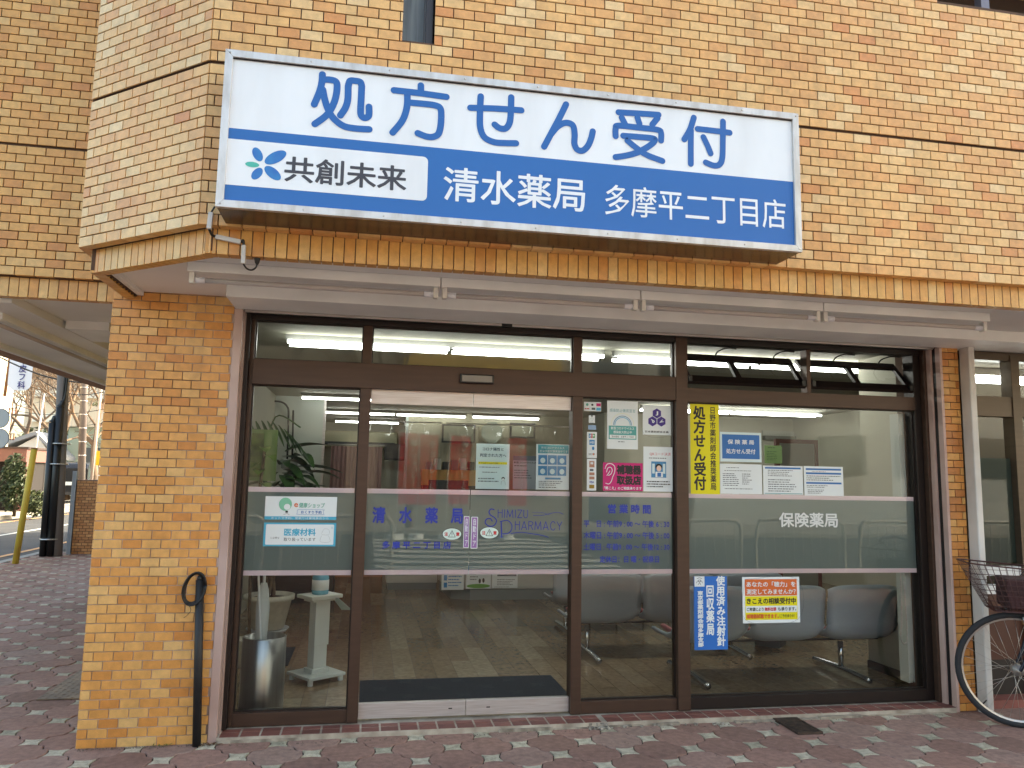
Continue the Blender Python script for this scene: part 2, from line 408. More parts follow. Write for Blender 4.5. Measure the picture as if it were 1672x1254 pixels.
for i in range(-60, 60):
    for j in range(-60, 60):
        x = .334+(i+j)*A_; y = -.196+(j-i)*A_
        for kind_, (px, py) in ((0, (x+A_, y)), (1, (x, y))):
            if px < -5.45 or px > 7.5 or py < -7.2 or py > 10.6: continue
            if px > -1.25 and py > .02: continue
            vis = in_view((px, py, 0), 1.06)
            if py < -5.2 and not vis and (px < -3 or px > 5): continue
            lays.append((0 if vis else 1, (Vector((px, py, 0))-CAM_AT).length, kind_, px, py))
lays.sort()
cnt = [0, 0]; LIM = [290, 150]; bigp, bigs = MB(), MB()
for vz, d_, k_, px, py in lays:
    mm = Matrix.Translation((px, py, R.uniform(-.003, .0015))) @ Matrix.Rotation(R.gauss(0, .004), 4, 'X') @ Matrix.Rotation(R.gauss(0, .004), 4, 'Y') @ Matrix.Rotation(R.gauss(0, .006), 4, 'Z')
    if vz == 0 and cnt[k_] < LIM[k_]:
        cnt[k_] += 1; o = bpy.data.objects.new(('paver', 'paving_stone')[k_], (PM, SM)[k_]); SC.collection.objects.link(o); o.parent = pavement; o.matrix_local = mm
    else:
        g = (PG, SG)[k_]; (bigp, bigs)[k_].add([mm@Vector(q) for q in g[0]], g[1])
bigp.build('paver', M_PAVE[1], pavement, kind='stuff'); bigs.build('paving_stone', M_STONE[1], pavement, kind='stuff')

# markings
LINEW = mat('road_line_white', (215, 215, 208), .8, var=.2, scale=4); LINEO = mat('road_line_orange', (214, 160, 110), .8, var=.2, scale=4)
def strip(name, m, x0, x1, y0, y1, z=-.092, parent=None): return sheet(name, m, x0, x1, y0, y1, z)
strip('edge_line', LINEO, -6.42, -6.30, 3, 60); strip('centre_line', LINEW, -8.5, -8.36, 8, 70); strip('far_edge_line', LINEO, -10.5, -10.4, 12, 70)
for k in range(7): strip('crosswalk_bar', LINEW, .2, 4.6, -14.6+.9*k, -14.15+.9*k, -.096)
strip('front_road_line', LINEW, -40, 40, -8.05, -7.9, -.096)
fs = MB().box(-13.0, -11.15, 2, 90, -.12, .0).build('far_pavement', mat('far_pavement_concrete', (158, 152, 142), .9, var=.15, scale=1)); fs['kind'] = 'structure'
fk = MB().box(-11.15, -11.0, 2, 90, -.12, .02).build('far_kerb', KERBM); fk['kind'] = 'structure'

# ================================================================= PHARMACY BUILDING
B = thing('pharmacy_building', 'ochre glazed-tile corner building with a chamfered upper floor and glass pharmacy front', 'building')
YU = -1.27; ZL = 2.54; ZG = ZL+15*.0503; CX, CY = -.772, -1.27; FX, FY = -1.435, -.745; YP = -.15
ZTOP = 4.75
def joints(name, pts, m, parent=B):      # the wall behind the tiles, as a closed box from a footprint
    return None
# --- upper front wall
holes = [(.083-CX, .236-CX, 3.517, 9), (3.003-CX, 5.2-CX, 4.128, 9)]
uw = MB(); t_ = .12
def wallbox(b, x0, x1, z0, z1): b.box(x0, x1, YU+.004, YU+t_, z0, z1)
wallbox(uw, CX, 6.2, ZL+.045, ZG); uw.box(CX+.001, 6.2, YU+.012, YU+t_, ZG, ZG+.012)
wallbox(uw, CX, .083, ZG+.012, ZTOP); wallbox(uw, .083, .236, ZG+.012, 3.517); wallbox(uw, .236, 3.003, ZG+.012, ZTOP); wallbox(uw, 3.003, 6.2, ZG+.012, 4.128)
upper = uw.build('upper_wall', JOINT_DARK, B)
cells = courses(0, 5.9, ZL, 43, .0503, .1015, .0052, holes, shift=.02, first=.05, skipgap=[(15, .012)])
brick_field(upper, (CX, YU+.004, 0), (1, 0), [(*c[:4], c[4] if len(c) > 4 else .006) for c in cells], .006, M_CREAM, 300,
            hidden=lambda p: -.66 < p.x < 1.98 and 2.53 < p.z < 3.12)
# --- chamfer wall
du = Vector((CX-FX, CY-FY)); LCH = du.length; du = du/LCH; nu = Vector((-du.y, du.x))
def oblique(b, p0, d, n, s0, s1, o0, o1, z0, z1, mi=0):
    a = p0+d*s0+n*o0; bb = p0+d*s1+n*o0; c = p0+d*s1+n*o1; e = p0+d*s0+n*o1
    return b.add([(a.x, a.y, z0), (bb.x, bb.y, z0), (c.x, c.y, z0), (e.x, e.y, z0), (a.x, a.y, z1), (bb.x, bb.y, z1), (c.x, c.y, z1), (e.x, e.y, z1)],
                 [(0, 3, 2, 1), (4, 5, 6, 7), (0, 1, 5, 4), (1, 2, 6, 5), (2, 3, 7, 6), (3, 0, 4, 7)], mi)
P0 = Vector((FX, FY)); cw = MB()
oblique(cw, P0, du, nu, 0, LCH, .004, .12, ZL+.045, ZG); oblique(cw, P0, du, nu, 0, LCH, .012, .12, ZG, ZG+.012); oblique(cw, P0, du, nu, 0, LCH, .004, .12, ZG+.012, ZTOP)
chamf = cw.build('chamfer_wall', JOINT_DARK, B)
brick_field(chamf, (FX+nu.x*.004, FY+nu.y*.004, 0), du, [(*c[:4], c[4] if len(c) > 4 else .006) for c in courses(0, LCH, ZL, 40, .0503, LCH/8, .0052, shift=0, first=.05, skipgap=[(15, .012)])], .006, M_CREAM, 290)
# --- side return of the overhang and the wing wall behind it
sw = MB().box(FX+.004, FX+.12, FY, -.13, ZL+.045, ZTOP).build('overhang_side_wall', JOINT_DARK, B)
brick_field(sw, (FX+.004, -.1, 0), (0, -1), courses(0, -.1-FY, ZL, 40, .0503, .1015, .0052, first=.05, skipgap=[(15, .012)]), .006, M_CREAM, 0)
ZLW = 2.535; wg = MB().box(-2.95, FX+.004, -.096, .03, ZLW, ZLW+15*.0503); wg.box(-2.95, FX+.004, -.088, .03, ZLW+15*.0503, ZLW+15*.0503+.012); wg.box(-2.95, FX+.004, -.096, .03, ZLW+15*.0503+.012, ZTOP)
wing = wg.build('wing_wall', JOINT_DARK, B)
brick_field(wing, (-2.95, -.096, 0), (1, 0), [(*c[:4], c[4] if len(c) > 4 else .006) for c in courses(0, 2.95+FX, ZLW, 40, .0503, .1015, .0052, shift=.05, first=.03, skipgap=[(15, .012)])], .006, M_BUFF, 190)
# --- soldier bands under the ledges
def band(O, U, L, z0, h, name, mats, lim, back_, pw=.0508, dep=.06):
    U = Vector(U).normalized(); N = Vector((-U.y, U.x)); b = MB(); oblique(b, Vector(O), U, N, 0, L, .004, .066, z0+.012, z0+h+.02)
    o = b.build(name, JOINT_DARK, B); n = int(round(L/pw)); w_ = L/n
    brick_field(o, (O[0]+N.x*.062, O[1]+N.y*.062, 0), (U.x, U.y), [(i*w_+.0022, (i+1)*w_-.0022, z0, z0+h-.004, dep) for i in range(n)], dep, mats, lim)
    return o
ZB = 2.425
band((CX+.02, YU+.05), (1, 0), 6.9, ZB, ZL-ZB+.006, 'front_lintel_band', M_BUFF, 110, .12)
bo = P0+nu*.05
band((bo.x+.02, bo.y), (du.x, du.y), LCH-.005, ZB, ZL-ZB+.006, 'chamfer_lintel_band', M_BUFF, 40, .12)
band((FX+.05, -.16), (0, -1), .56, ZB, ZL-ZB+.006, 'side_lintel_band', M_BUFF, 0, .12)
band((-2.95, -.06), (1, 0), 2.95-1.46, ZB-.005, .115, 'wing_lintel_band', M_BUFF, 60, .10)
# --- left brick pillar
px0, px1 = -1.447, -.790
pl = MB().box(px0+.004, px1, YP+.004, .45, -.05, 2.50).build('brick_pillar', JOINT_GREY, B)
ph = .0494; brick_field(pl, (px0, YP+.004, 0), (1, 0), courses(0, px1-px0, -.004, 51, ph, .0995, .0048, shift=.0), .006, M_GOLD, 300, tilt=.006)
brick_field(pl, (px0+.004, .45, 0), (0, -1), courses(0, .45-YP, -.004, 51, ph, .0995, .0048, shift=.04), .006, M_GOLD, 0)
# --- right brick pillar between the two shops
rx0, rx1 = 3.838, 3.985
pr_ = MB().box(rx0, rx1, YP+.004, .3, -.05, 2.50).build('brick_pillar', JOINT_DARK, B)
M_RED = piece_mats('orange_tile', [(0, (178, 112, 56)), (.3, (196, 128, 62)), (.6, (206, 142, 72)), (1, (206, 158, 92))])
brick_field(pr_, (rx0, YP+.004, 0), (1, 0), courses(0, rx1-rx0, .0, 51, ph, .0995, .0048, shift=.03), .006, M_RED, 160)
brick_field(pr_, (rx0, -.04, 0), (0, 1), [(0, .05, z*ph+.004, z*ph+ph-.002) for z in range(51)], .006, M_RED, 50)
# pillar behind the right wall corner, seen at the jamb
# --- soffit, shutter box, rails
sf = MB(); sf.box(CX+.06, 7.5, YU+.10, .3, 2.47, 2.60)
sf.prism([(CX+.06, YU+.10, 2.47), (CX+.06, .3, 2.47), (FX+.10, .3, 2.47), (FX+.10, FY+.10, 2.47)], (0, 0, .13))
sf.build('soffit', SOFFIT, B)
tr = MB(); tr.box(CX+.05, 7.5, YU+.118, YU+.145, 2.445, 2.472)
oblique(tr, P0+nu*.05, du, nu, .04, LCH-.01, .068, .095, 2.445, 2.472); tr.box(FX+.118, FX+.150, FY+.12, -.16, 2.445, 2.472)
tr.build('soffit_trim', WHITEPAINT, B)
box('shutter_box', WHITEPAINT, -.785, 7.5, -.47, -.155, 2.40, 2.47, B, bevel=.003)
box('shutter_box', WHITEPAINT, -.785, 7.5, -.155, .3, 2.425, 2.47, B)
gr = MB(); gr.box(-.74, .79, -.105, -.09, 2.395, 2.412); gr.box(.86, 3.84, -.105, -.09, 2.395, 2.412); gr.build('shutter_slot_trim', ALU, B)
box('shutter_slot', BLACK, -.745, 3.845, -.088, -.04, 2.396, 2.424, B)
for a, b_ in ((-.790, -.743),):
    box('shutter_rail', PINKRAIL, a, b_, YP-.006, YP+.035, .0, 2.40, B, bevel=.003, label='pink-brown shutter guide rail beside the left brick pillar')
    box('shutter_rail', PINKRAIL, a+.002, b_+.006, YP+.06, YP+.10, .0, 2.40, B)
    box('shutter_groove', BLACK, a+.01, b_-.006, YP+.036, YP+.060, .03, 2.40, B)
box('shutter_rail', PINKRAIL, 3.825, 3.846, -.17, -.125, .0, 2.40, B, bevel=.003); box('shutter_rail', PINKRAIL, 3.815, 3.836, -.092, -.045, .0, 2.40, B, bevel=.003)
box('shutter_groove', BLACK, 3.830, 3.850, -.125, -.092, .0, 2.40, B)
# --- storefront frame
fx = dict(L=-.742, l=-.690, a=-.056, b=.006, c=1.277, d=1.342, e=1.972, f=2.053, g=3.745, h=3.825)
ZF, HT, HB, TT = .033, 2.135, 1.982, 2.372
box('window_jamb', BRONZE_DK, fx['L'], fx['L']+.03, -.05, .07, ZF, 2.42, B)
box('window_jamb', BRONZE, fx['L']+.03, fx['l'], -.004, .07, ZF, 2.40, B, bevel=.002)
for a, b_, z1, dn in (('a', 'b', TT, 0), ('c', 'd', TT, 0), ('e', 'f', 2.415, -.012)):
    if a == 'e': box('mullion', BRONZE, fx[a]+.0, fx[b_], dn-.012, .08, ZF, z1, B, bevel=.002)
    else:
        box('mullion', BRONZE, fx[a], fx[b_], -.014, .08, ZF, HB, B, bevel=.002); box('mullion', BRONZE, fx[a]+.004, fx[b_]-.004, -.002, .08, HT, TT, B, bevel=.002)
box('window_jamb', BRONZE_DK, fx['g'], fx['h'], -.004, .10, ZF, 2.415, B, bevel=.002)
box('window_jamb', BRONZE, fx['h']-.03, fx['h'], -.05, -.006, ZF, 2.415, B, bevel=.002)
box('transom_beam', BRONZE, fx['l'], fx['e'], -.02, .09, HB, HT, B, bevel=.002)
box('window_head', BRONZE_DK, fx['L']+.03, fx['e'], -.01, .08, TT, 2.424, B)
box('window_head', BRONZE_DK, fx['f'], fx['h']-.03, -.01, .08, 2.368, 2.424, B)
box('transom_beam', BRONZE, fx['f'], fx['g'], -.01, .08, 1.975, 2.068, B, bevel=.002)
box('window_sill', BRONZE, fx['l'], fx['a'], -.006, .08, ZF, .106, B, bevel=.002); box('window_sill', BRONZE, fx['d'], fx['e'], -.006, .08, ZF, .104, B, bevel=.002)
box('window_sill', BRONZE_DK, fx['f'], fx['g'], -.006, .08, ZF, .104, B, bevel=.002)
# --- panes
STRIPE = mat('pale_pink_tape', (224, 205, 212), .5); S1, S2, SH = 1.377, .893, .029
def pane(x0, x1, z0, z1, y=.03, parent=B, film=True, nm='window'):
    p = MB().quad((x0, y, z0), (x1, y, z0), (x1, y, z1), (x0, y, z1)).build('window_pane', GLASS, parent)
    g = .008; fr = MB(); fr.box(x0, x0+g, y-.01, y+.01, z0, z1); fr.box(x1-g, x1, y-.01, y+.01, z0, z1); fr.box(x0, x1, y-.0098, y+.0098, z0, z0+g); fr.box(x0, x1, y-.0098, y+.0098, z1-g, z1)
    fr.build('glazing_bead', BRONZE_DK, parent)
    if film:
        MB().quad((x0, y+.010, S2), (x1, y+.010, S2), (x1, y+.010, S1-SH), (x0, y+.010, S1-SH)).build('frosted_film', FILM, parent)
        for z in (S1, S2): rect('tape_stripe', STRIPE, (x0+.006, x1-.012, z-SH, z), y+.004, parent)
    return p
pane(fx['l'], fx['a'], .106, HB); pane(fx['d'], fx['e'], .104, HB); pane(fx['f'], fx['g'], .104, 1.975)
for a, b_ in ((fx['l'], fx['a']+.004), (fx['b']-.004, fx['c']+.004), (fx['d']-.004, fx['e'])): pane(a, b_, HT, TT, film=False)
# --- sliding doors
def door(x0, x1, lab):
    d = bpy.data.objects.new('sliding_door', None); SC.collection.objects.link(d); d.parent = B; d['label'] = lab
    y = .035; box('bottom_rail', ALU, x0, x1, y-.015, y+.02, .043, .129, d, bevel=.002); box('top_rail', ALU, x0, x1, y-.012, y+.02, 1.893, HB, d, bevel=.002)
    MB().quad((x0, y, .129), (x1, y, .129), (x1, y, 1.893), (x0, y, 1.893)).build('glass_pane', GLASS, d)
    MB().quad((x0, y+.010, S2), (x1, y+.010, S2), (x1, y+.010, S1-SH), (x0, y+.010, S1-SH)).build('frosted_film', FILM, d)
    for z in (S1, S2): rect('tape_stripe', STRIPE, (x0+.001, x1-.001, z-SH, z), y+.004, d)
    return d
XM = (0.639, 1.0044)[0]
dl = door(fx['b']+.0015, XM-.0015, 'left leaf of the automatic glass door'); dr = door(XM+.0015, fx['c']-.0015, 'right leaf of the automatic glass door')
SLOT = mat('slot_black', (12, 12, 12), .6)
for X, d in (((0.5467, 0.0639)[0], dl), ((0.7758, 0.0558)[0], dr)): box('key_slot', SLOT, X-.011, X+.011, .0185, .021, .083, .089, d)
snr = thing('door_sensor', 'flat grey motion sensor on the beam above the sliding door', 'sensor')
box('sensor_case', BLACK, .545, .758, -.052, -.021, 2.035, 2.092, snr, bevel=.006); box('sensor_window', mat('smoked_grey', (120, 118, 118), .2), .558, .745, -.0545, -.0515, 2.045, 2.083, snr)
# --- hopper windows over the right bay
box('transom_post', BRONZE, 2.925, 2.955, -.008, .07, 2.069, 2.367, B, bevel=.002)
def hopper(x0, x1):
    h = bpy.data.objects.new('hopper_window', None); SC.collection.objects.link(h); h.parent = B
    h['label'] = 'small transom window tilted open inwards'
    zb, zt, yb, yt = 2.135, 2.315, .01, .175; b = MB()
    def bar(x0_, x1_, f0, f1, d=.016):
        P = [(x0_, yb+(yt-yb)*f0, zb+(zt-zb)*f0), (x1_, yb+(yt-yb)*f0, zb+(zt-zb)*f0), (x1_, yb+(yt-yb)*f1, zb+(zt-zb)*f1), (x0_, yb+(yt-yb)*f1, zb+(zt-zb)*f1)]
        b.prism(P, (0, d, -d))
    bar(x0, x1, -.12, .14); bar(x0, x1, .88, 1.1); bar(x0, x0+.03, .14, .88); bar(x1-.03, x1, .14, .88); bar(x0+.36, x0+.40, .14, .88)
    b.build('sash_frame', BRONZE_DK, h)
    MB().quad((x0+.03, yb+.02, zb+.005), (x1-.03, yb+.02, zb+.005), (x1-.03, yt, zt-.012), (x0+.03, yt, zt-.012)).build('glass_pane', GLASS, h)
    for x in (x0+.38, x1-.04): tube('stay_arm', BLACK, crom([(x, .06, 2.36), (x-.06, .09, 2.365), (x-.10, .14, 2.345), (x-.11, .17, 2.30)]), .005, h)
    for x in (x0+.012, x1-.02): box('catch', BLACK, x-.01, x+.014, -.012, .012, 2.115, 2.15, h)
hopper(fx['f']+.012, 2.918); hopper(2.962, fx['g']-.004)
# --- threshold of red tiles
TILE = piece_mats('brick_red_tile', [(0, (104, 62, 56)), (.5, (122, 72, 64)), (1, (132, 84, 74))], rough=.6)
th = MB().box(-.742, 3.83, -.165, .10, -.03, .0275).build('threshold', mat('threshold_mortar', (186, 176, 160), .9, rgb2=(140, 128, 114), scale=9), B)
def tiles(y0, y1, z, pw, x0, x1):
    x = x0
    while x < x1-.02:
        bx = bpy.data.objects.new('tile', TM); SC.collection.objects.link(bx); bx.parent = th; bx.location = (x+pw/2, (y0+y1)/2, z+R.uniform(-.0008, .0008)); bx.rotation_euler = (R.gauss(0, .004), R.gauss(0, .004), 0); x += pw
b_ = MB(); b_.box(-.0485, .0485, -.035, .035, -.012, .006); TM = bpy.data.meshes.new('tile'); TM.from_pydata(b_.v, [], b_.f); TM.materials.append(TILE[0])
tiles(-.160, -.085, .024, .1085, -.735, 1.35); tiles(-.160, -.085, .024, .1085, 1.46, 3.80)
b2 = MB(); b2.box(-.0485, .0485, -.025, .025, -.012, .006); TM2 = bpy.data.meshes.new('tile'); TM2.from_pydata(b2.v, [], b2.f); TM2.materials.append(TILE[0]); TM = TM2
tiles(-.081, -.025, .024, .1085, -.735, 1.35); tiles(-.081, -.025, .024, .1085, 1.46, 3.80)
LIPM = mat('pale_old_mortar', (168, 158, 142), .95, rgb2=(120, 110, 98), scale=14, bump=.6, bscale=60)
x = -.74
while x < 3.8:
    w_ = R.uniform(.12, .5); dd = R.uniform(.004, .03)
    if R.random() < .8: box('mortar_lip', LIPM, x, min(x+w_-.006, 3.82), -.165-dd, -.163, -.02, R.uniform(.006, .016), th)
    x += w_
rub = MB()
for k in range(60):
    cx_ = 1.40+R.uniform(-.05, .06)+(R.uniform(0, 1.0) if k % 3 == 0 else 0); cy_ = R.uniform(-.20, -.11) if k % 3 else R.uniform(-.205, -.175); s_ = R.uniform(.004, .011)
    rub.box(cx_-s_, cx_+s_, cy_-s_, cy_+s_, .0, .026 if (k % 3 and cy_ > -.165) else .009)
tag(rub.build('mortar_rubble', mat('rubble_mix', (176, 168, 156), .95, rgb2=(96, 88, 80), scale=40)), 'crumbled pale mortar at the chipped corner of the red tile threshold', 'rubble', kind='stuff')
# --- upper window, dark opening, body, passage soffit
uwn = MB(); uwn.box(.083, .236, YU+.11, YU+.13, 3.50, 4.75); 
rv = MB().box(.236, .25, YU+.02, YU+.125, 3.517, 4.7).build('window_reveal', JOINT_DARK, B)
brick_field(rv, (.236, YU+.012, 0), (0, 1), [(0, .055, 3.517+k*.0503+.003, 3.517+(k+1)*.0503-.002) for k in range(20)], .004, M_CREAM, 10)
uf = MB().box(.083, .236, YU+.06, YU+.10, 3.517, 3.545); uf.box(.196, .228, YU+.06, YU+.10, 3.545, 4.7); uf.box(.186, .192, YU+.055, YU+.06, 3.545, 4.7)
ufo = uf.build('upper_window', mat('grey_window_frame', (66, 62, 64), .4, .3), B)
MB().quad((.083, YU+.085, 3.545), (.196, YU+.085, 3.545), (.196, YU+.085, 4.7), (.083, YU+.085, 4.7)).build('window_pane', GLASS, ufo)
MB().quad((.07, YU+.15, 3.5), (.25, YU+.15, 3.5), (.25, YU+.15, 4.75), (.07, YU+.15, 4.75)).build('window_curtain', mat('pale_grey_curtain', (150, 156, 162), .9, var=.3, scale=3, stretch=(14, 1, 1)), ufo)
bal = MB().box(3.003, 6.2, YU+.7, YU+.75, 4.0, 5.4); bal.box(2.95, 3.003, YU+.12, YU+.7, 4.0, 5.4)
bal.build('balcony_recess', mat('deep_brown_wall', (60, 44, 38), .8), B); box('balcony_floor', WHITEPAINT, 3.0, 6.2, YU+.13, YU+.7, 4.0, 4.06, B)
box('balcony_rail_post', mat('grey_steel_post', (120, 118, 130), .5, .4), 3.475, 3.53, YU+.2, YU+.25, 4.06, 5.2, B)
body = MB(); body.box(FX+.12, 12.5, FY+.05, .05, 4.76, 10.5); body.box(-2.9, 12.5, .05, 10.9, 4.75, 10.5)
body.prism([(FX+.02, FY+.02, 4.77), (CX+.02, CY+.02, 4.77), (12.5, CY+.02, 4.77), (12.5, FY+.05, 4.77), (FX+.02, FY+.05, 4.77)], (0, 0, 5.7)); body.box(6.2, 12.5, YU, .05, 2.6, 4.75); body.box(FX+.13, 3.0, FY+.13, -.14, 2.62, 4.74)
body.box(3.0, 6.2, YU+.76, .2, 2.62, 5.4); body.box(-2.9, 12.5, .05, 10.9, 2.66, 4.75); body.box(-.6, 3.0, -1.05, FY+.12, 2.62, 4.74)
body.box(8.5, 12.5, .2, 10.9, 0, 2.66); body.box(-2.9, 12.5, 10.905, 19, 0, 10.5)  # last block is unseen, added to keep sun off the left pavement
body.build('building_body', mat('tile_mass', (206, 162, 100), .6, var=.12, scale=5), B)
ps = MB(); ps.box(-2.04, -1.3, .03, 10.9, 2.45, 2.64); ps.box(-2.80, -2.04, .03, 10.9, 2.40, 2.64)
ps.build('passage_soffit', SOFFIT, B)
ed = MB(); ed.box(-2.95, -2.80, -.05, 10.9, 2.36, 2.66); ed.build('passage_edge_beam', mat('brown_edge_tiles', (140, 98, 66), .6, var=.25, scale=18), B)
ed2 = MB(); ed2.box(-2.80, -2.76, .05, 10.9, 2.36, 2.40); ed2.build('passage_trim', WHITEPAINT, B)
box('ceiling_hatch', WHITEPAINT, -2.02, -1.75, .78, 1.3, 2.395, 2.45, B)
lw = MB().box(-1.36, -1.26, .45, 10.9, 0, 2.46); lw.build('passage_side_wall', mat('passage_wall', (190, 150, 92), .6), B)
lb = MB().box(-2.9, -1.3, 10.6, 10.9, 0, 2.5)
# --- neighbour shop front on the right
NS = bpy.data.objects.new('neighbour_shopfront', None); SC.collection.objects.link(NS); NS.parent = B
NB = mat('olive_bronze_frame', (92, 78, 64), .4, .4, var=.1, scale=3, stretch=(1, 1, 14))
nb = MB(); nb.box(4.12, 7.0, -.01, .08, 1.955, 2.10); nb.box(4.53, 4.60, -.02, .08, .04, 2.40); nb.box(4.12, 7, -.01, .08, 2.36, 2.42); nb.box(4.12, 4.15, -.01, .08, .04, 2.40); nb.box(5.9, 6.0, -.02, .08, .04, 2.4)
nb.build('shopfront_frame', NB, NS, bevel=.002)
MB().quad((4.12, .03, 2.10), (7, .03, 2.10), (7, .03, 2.36), (4.12, .03, 2.36)).build('window_pane', GLASS, NS); MB().quad((4.12, .03, .9), (7, .03, .9), (7, .03, 1.955), (4.12, .03, 1.955)).build('window_pane', GLASS, NS)
MB().quad((4.12, .034, .93), (4.53, .034, .93), (4.53, .034, 1.66), (4.12, .034, 1.66)).build('green_window_film', mat('dark_green_film', (52, 66, 60), .6), NS)
box('door_rail', WHITEPAINT, 4.12, 4.53, -.002, .06, .845, .905, NS); box('door_rail', WHITEPAINT, 4.12, 7, .0, .06, .72, .78, NS)
box('door_panel', mat('red_brown_door_panel', (84, 46, 32), .5), 4.12, 7, .01, .05, .28, .72, NS); box('door_panel', mat('dark_kick_panel', (34, 26, 24), .5), 4.12, 7, .01, .05, .05, .28, NS)
box('step', mat('red_step', (140, 84, 74), .7, var=.2, scale=10), 4.06, 7, -.12, .1, -.03, .05, NS)
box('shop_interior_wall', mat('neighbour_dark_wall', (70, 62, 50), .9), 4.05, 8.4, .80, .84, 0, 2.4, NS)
MB().box(4.05, 8.4, .1, .80, 2.385, 2.39).build('shop_ceiling', mat('neighbour_ceiling', (120, 110, 92), .9), NS)
post = thing('steel_post', 'white painted steel post between the brick pillar and the neighbouring shop', 'post')
pm = MB(); pm.box(3.992, 4.040, -.24, -.15, -.02, 2.405); pm.build('post_shaft', mat('white_painted_steel', (206, 204, 200), .45, rgb2=(186, 182, 176), scale=3), post, bevel=.008)

# ================================================================= INTERIOR SHELL
IW = mat('interior_cream_wall', (176, 173, 158), .8, var=.05, scale=1); IC = mat('interior_ceiling', (142, 140, 126), .85, var=.05, scale=1)
fl = mat('plank_floor', (104, 82, 62), .2, rgb2=(74, 56, 42), scale=2.4, stretch=(3.2, .35, 1), contrast=(.35, .65), spec=.4)
FLR = MB().box(-1.25, 6.7, .10, 10.6, -.02, .026).build('shop_floor', mat('floor_joint', (40, 30, 24), .6), B)
PLK = piece_mats('waxed_plank', [(0, (134, 114, 92)), (.4, (148, 126, 102)), (.8, (156, 136, 112)), (1, (166, 148, 124))], rough=.16, speck=.22, bump=.12, bscale=12)
pc = 0; bigk = MB()
pm_ = MB(); pm_.box(-.0738, .0738, -.449, .449, -.01, .005); PKM = bpy.data.meshes.new('floor_plank'); PKM.from_pydata(pm_.v, [], pm_.f); PKM.materials.append(PLK[0])
for j in range(-1, 12):
    for i in range(53):
        x = -1.17+.15*i; y = .55+.9*j+(.45 if i % 2 else 0)
        if x > 3.6 and y > 6.4: continue
        if y > 10.2 or y < -.2: continue
        if y < .55: bigk.box(x-.0738, x+.0738, .09, y+.449, .016, .031); continue
        if pc < 280 and y < 5 and in_view((x, y, 0)):
            o = bpy.data.objects.new('floor_plank', PKM); SC.collection.objects.link(o); o.parent = FLR; o.location = (x, y, .0258+R.uniform(0, .0004)); pc += 1
        else: bigk.box(x-.0738, x+.0738, y-.449, y+.449, .016, .031)
bigk.build('floor_plank', PLK[1], FLR, kind='stuff')
iw = MB(); iw.box(-1.26, -1.20, .08, 7.2, .02, 2.5); iw.box(-3.2, -1.2, 7.1, 7.2, .02, 2.5); iw.box(-3.2, -3.1, 7.2, 10.7, .02, 2.5)
iw.box(-3.2, 3.6, 10.5, 10.6, .02, 2.5); iw.box(3.5, 3.6, 6.5, 10.6, .02, 2.5); iw.box(3.5, 6.8, 6.4, 6.5, .02, 2.5); iw.box(6.6, 6.7, .3, 6.5, .02, 2.5); iw.box(3.95, 4.02, .08, .9, .02, 2.5); iw.box(4.02, 6.7, .85, .9, .02, 2.5)
iw.build('interior_wall', IW, B)
MB().box(-3.2, 6.8, .085, 10.6, 2.47, 2.52).build('interior_ceiling', IC, B)
box('skirting_board', mat('dark_skirting', (60, 56, 52), .6), 3.935, 3.95, .1, .9, .03, .09, B)

# ---- fluorescent lamps
TUBE = mat('lit_tube', (240, 247, 255), .5, emit=5.4); LAMPW = mat('lamp_white', (214, 212, 206), .5)
TUBEOFF = mat('unlit_tube', (176, 168, 166), .3); HOLD = mat('tube_socket', (214, 216, 226), .4)
def ceiling_lamp(x0, x1, y, lab, z=2.41, two=True, sub=1):
    t = thing('ceiling_lamp', lab, 'ceiling lamp', (0, 0, 0), 0, 'lit fluorescent lamps inside the pharmacy')
    box('lamp_body', mat('shaded_lamp_body', (112, 112, 108), .6), x0, x1, y-.035, y+.035, z+.02, 2.472, t)
    n = max(1, round((x1-x0)/1.25)); L = (x1-x0)/n
    for k in range(n):
        for dy in ((-.075, .075) if two else (0,)): tube('lamp_tube', TUBE, [(x0+k*L+.02, y+dy, z), (x0+(k+1)*L-.02, y+dy, z)], .0135, t, n=8)
    return t
ceiling_lamp(-.62, 1.80, 1.02, 'long twin-tube ceiling lamp nearest the glass, above the sliding doors')
ceiling_lamp(1.88, 4.30, 1.02, 'twin-tube ceiling lamp behind the tilted transom windows on the right')
ceiling_lamp(-.85, .9, 5.15, 'single-tube ceiling lamp in the middle of the shop, seen through the left pane', two=False)
ceiling_lamp(3.6, 6.25, 5.1, 'twin-tube ceiling lamp over the waiting chairs, seen through the big right pane')
ceiling_lamp(-.70, 1.52, 7.35, 'ceiling lamp behind the counter, left of the octagonal mirror', two=False)
ceiling_lamp(1.60, 2.70, 7.3, 'ceiling lamp behind the counter, above the octagonal mirror', two=False)
ceiling_lamp(-.60, .55, 9.3, 'ceiling lamp farthest back, above the pink curtain', two=False)
nl = thing('ceiling_lamp', 'lit fluorescent lamp inside the neighbouring shop', 'ceiling lamp'); tube('lamp_tube', TUBE, [(4.3, .5, 2.30), (6.6, .5, 2.30)], .03, nl); box('lamp_body', LAMPW, 4.3, 6.6, .46, .54, 2.33, 2.384, nl)
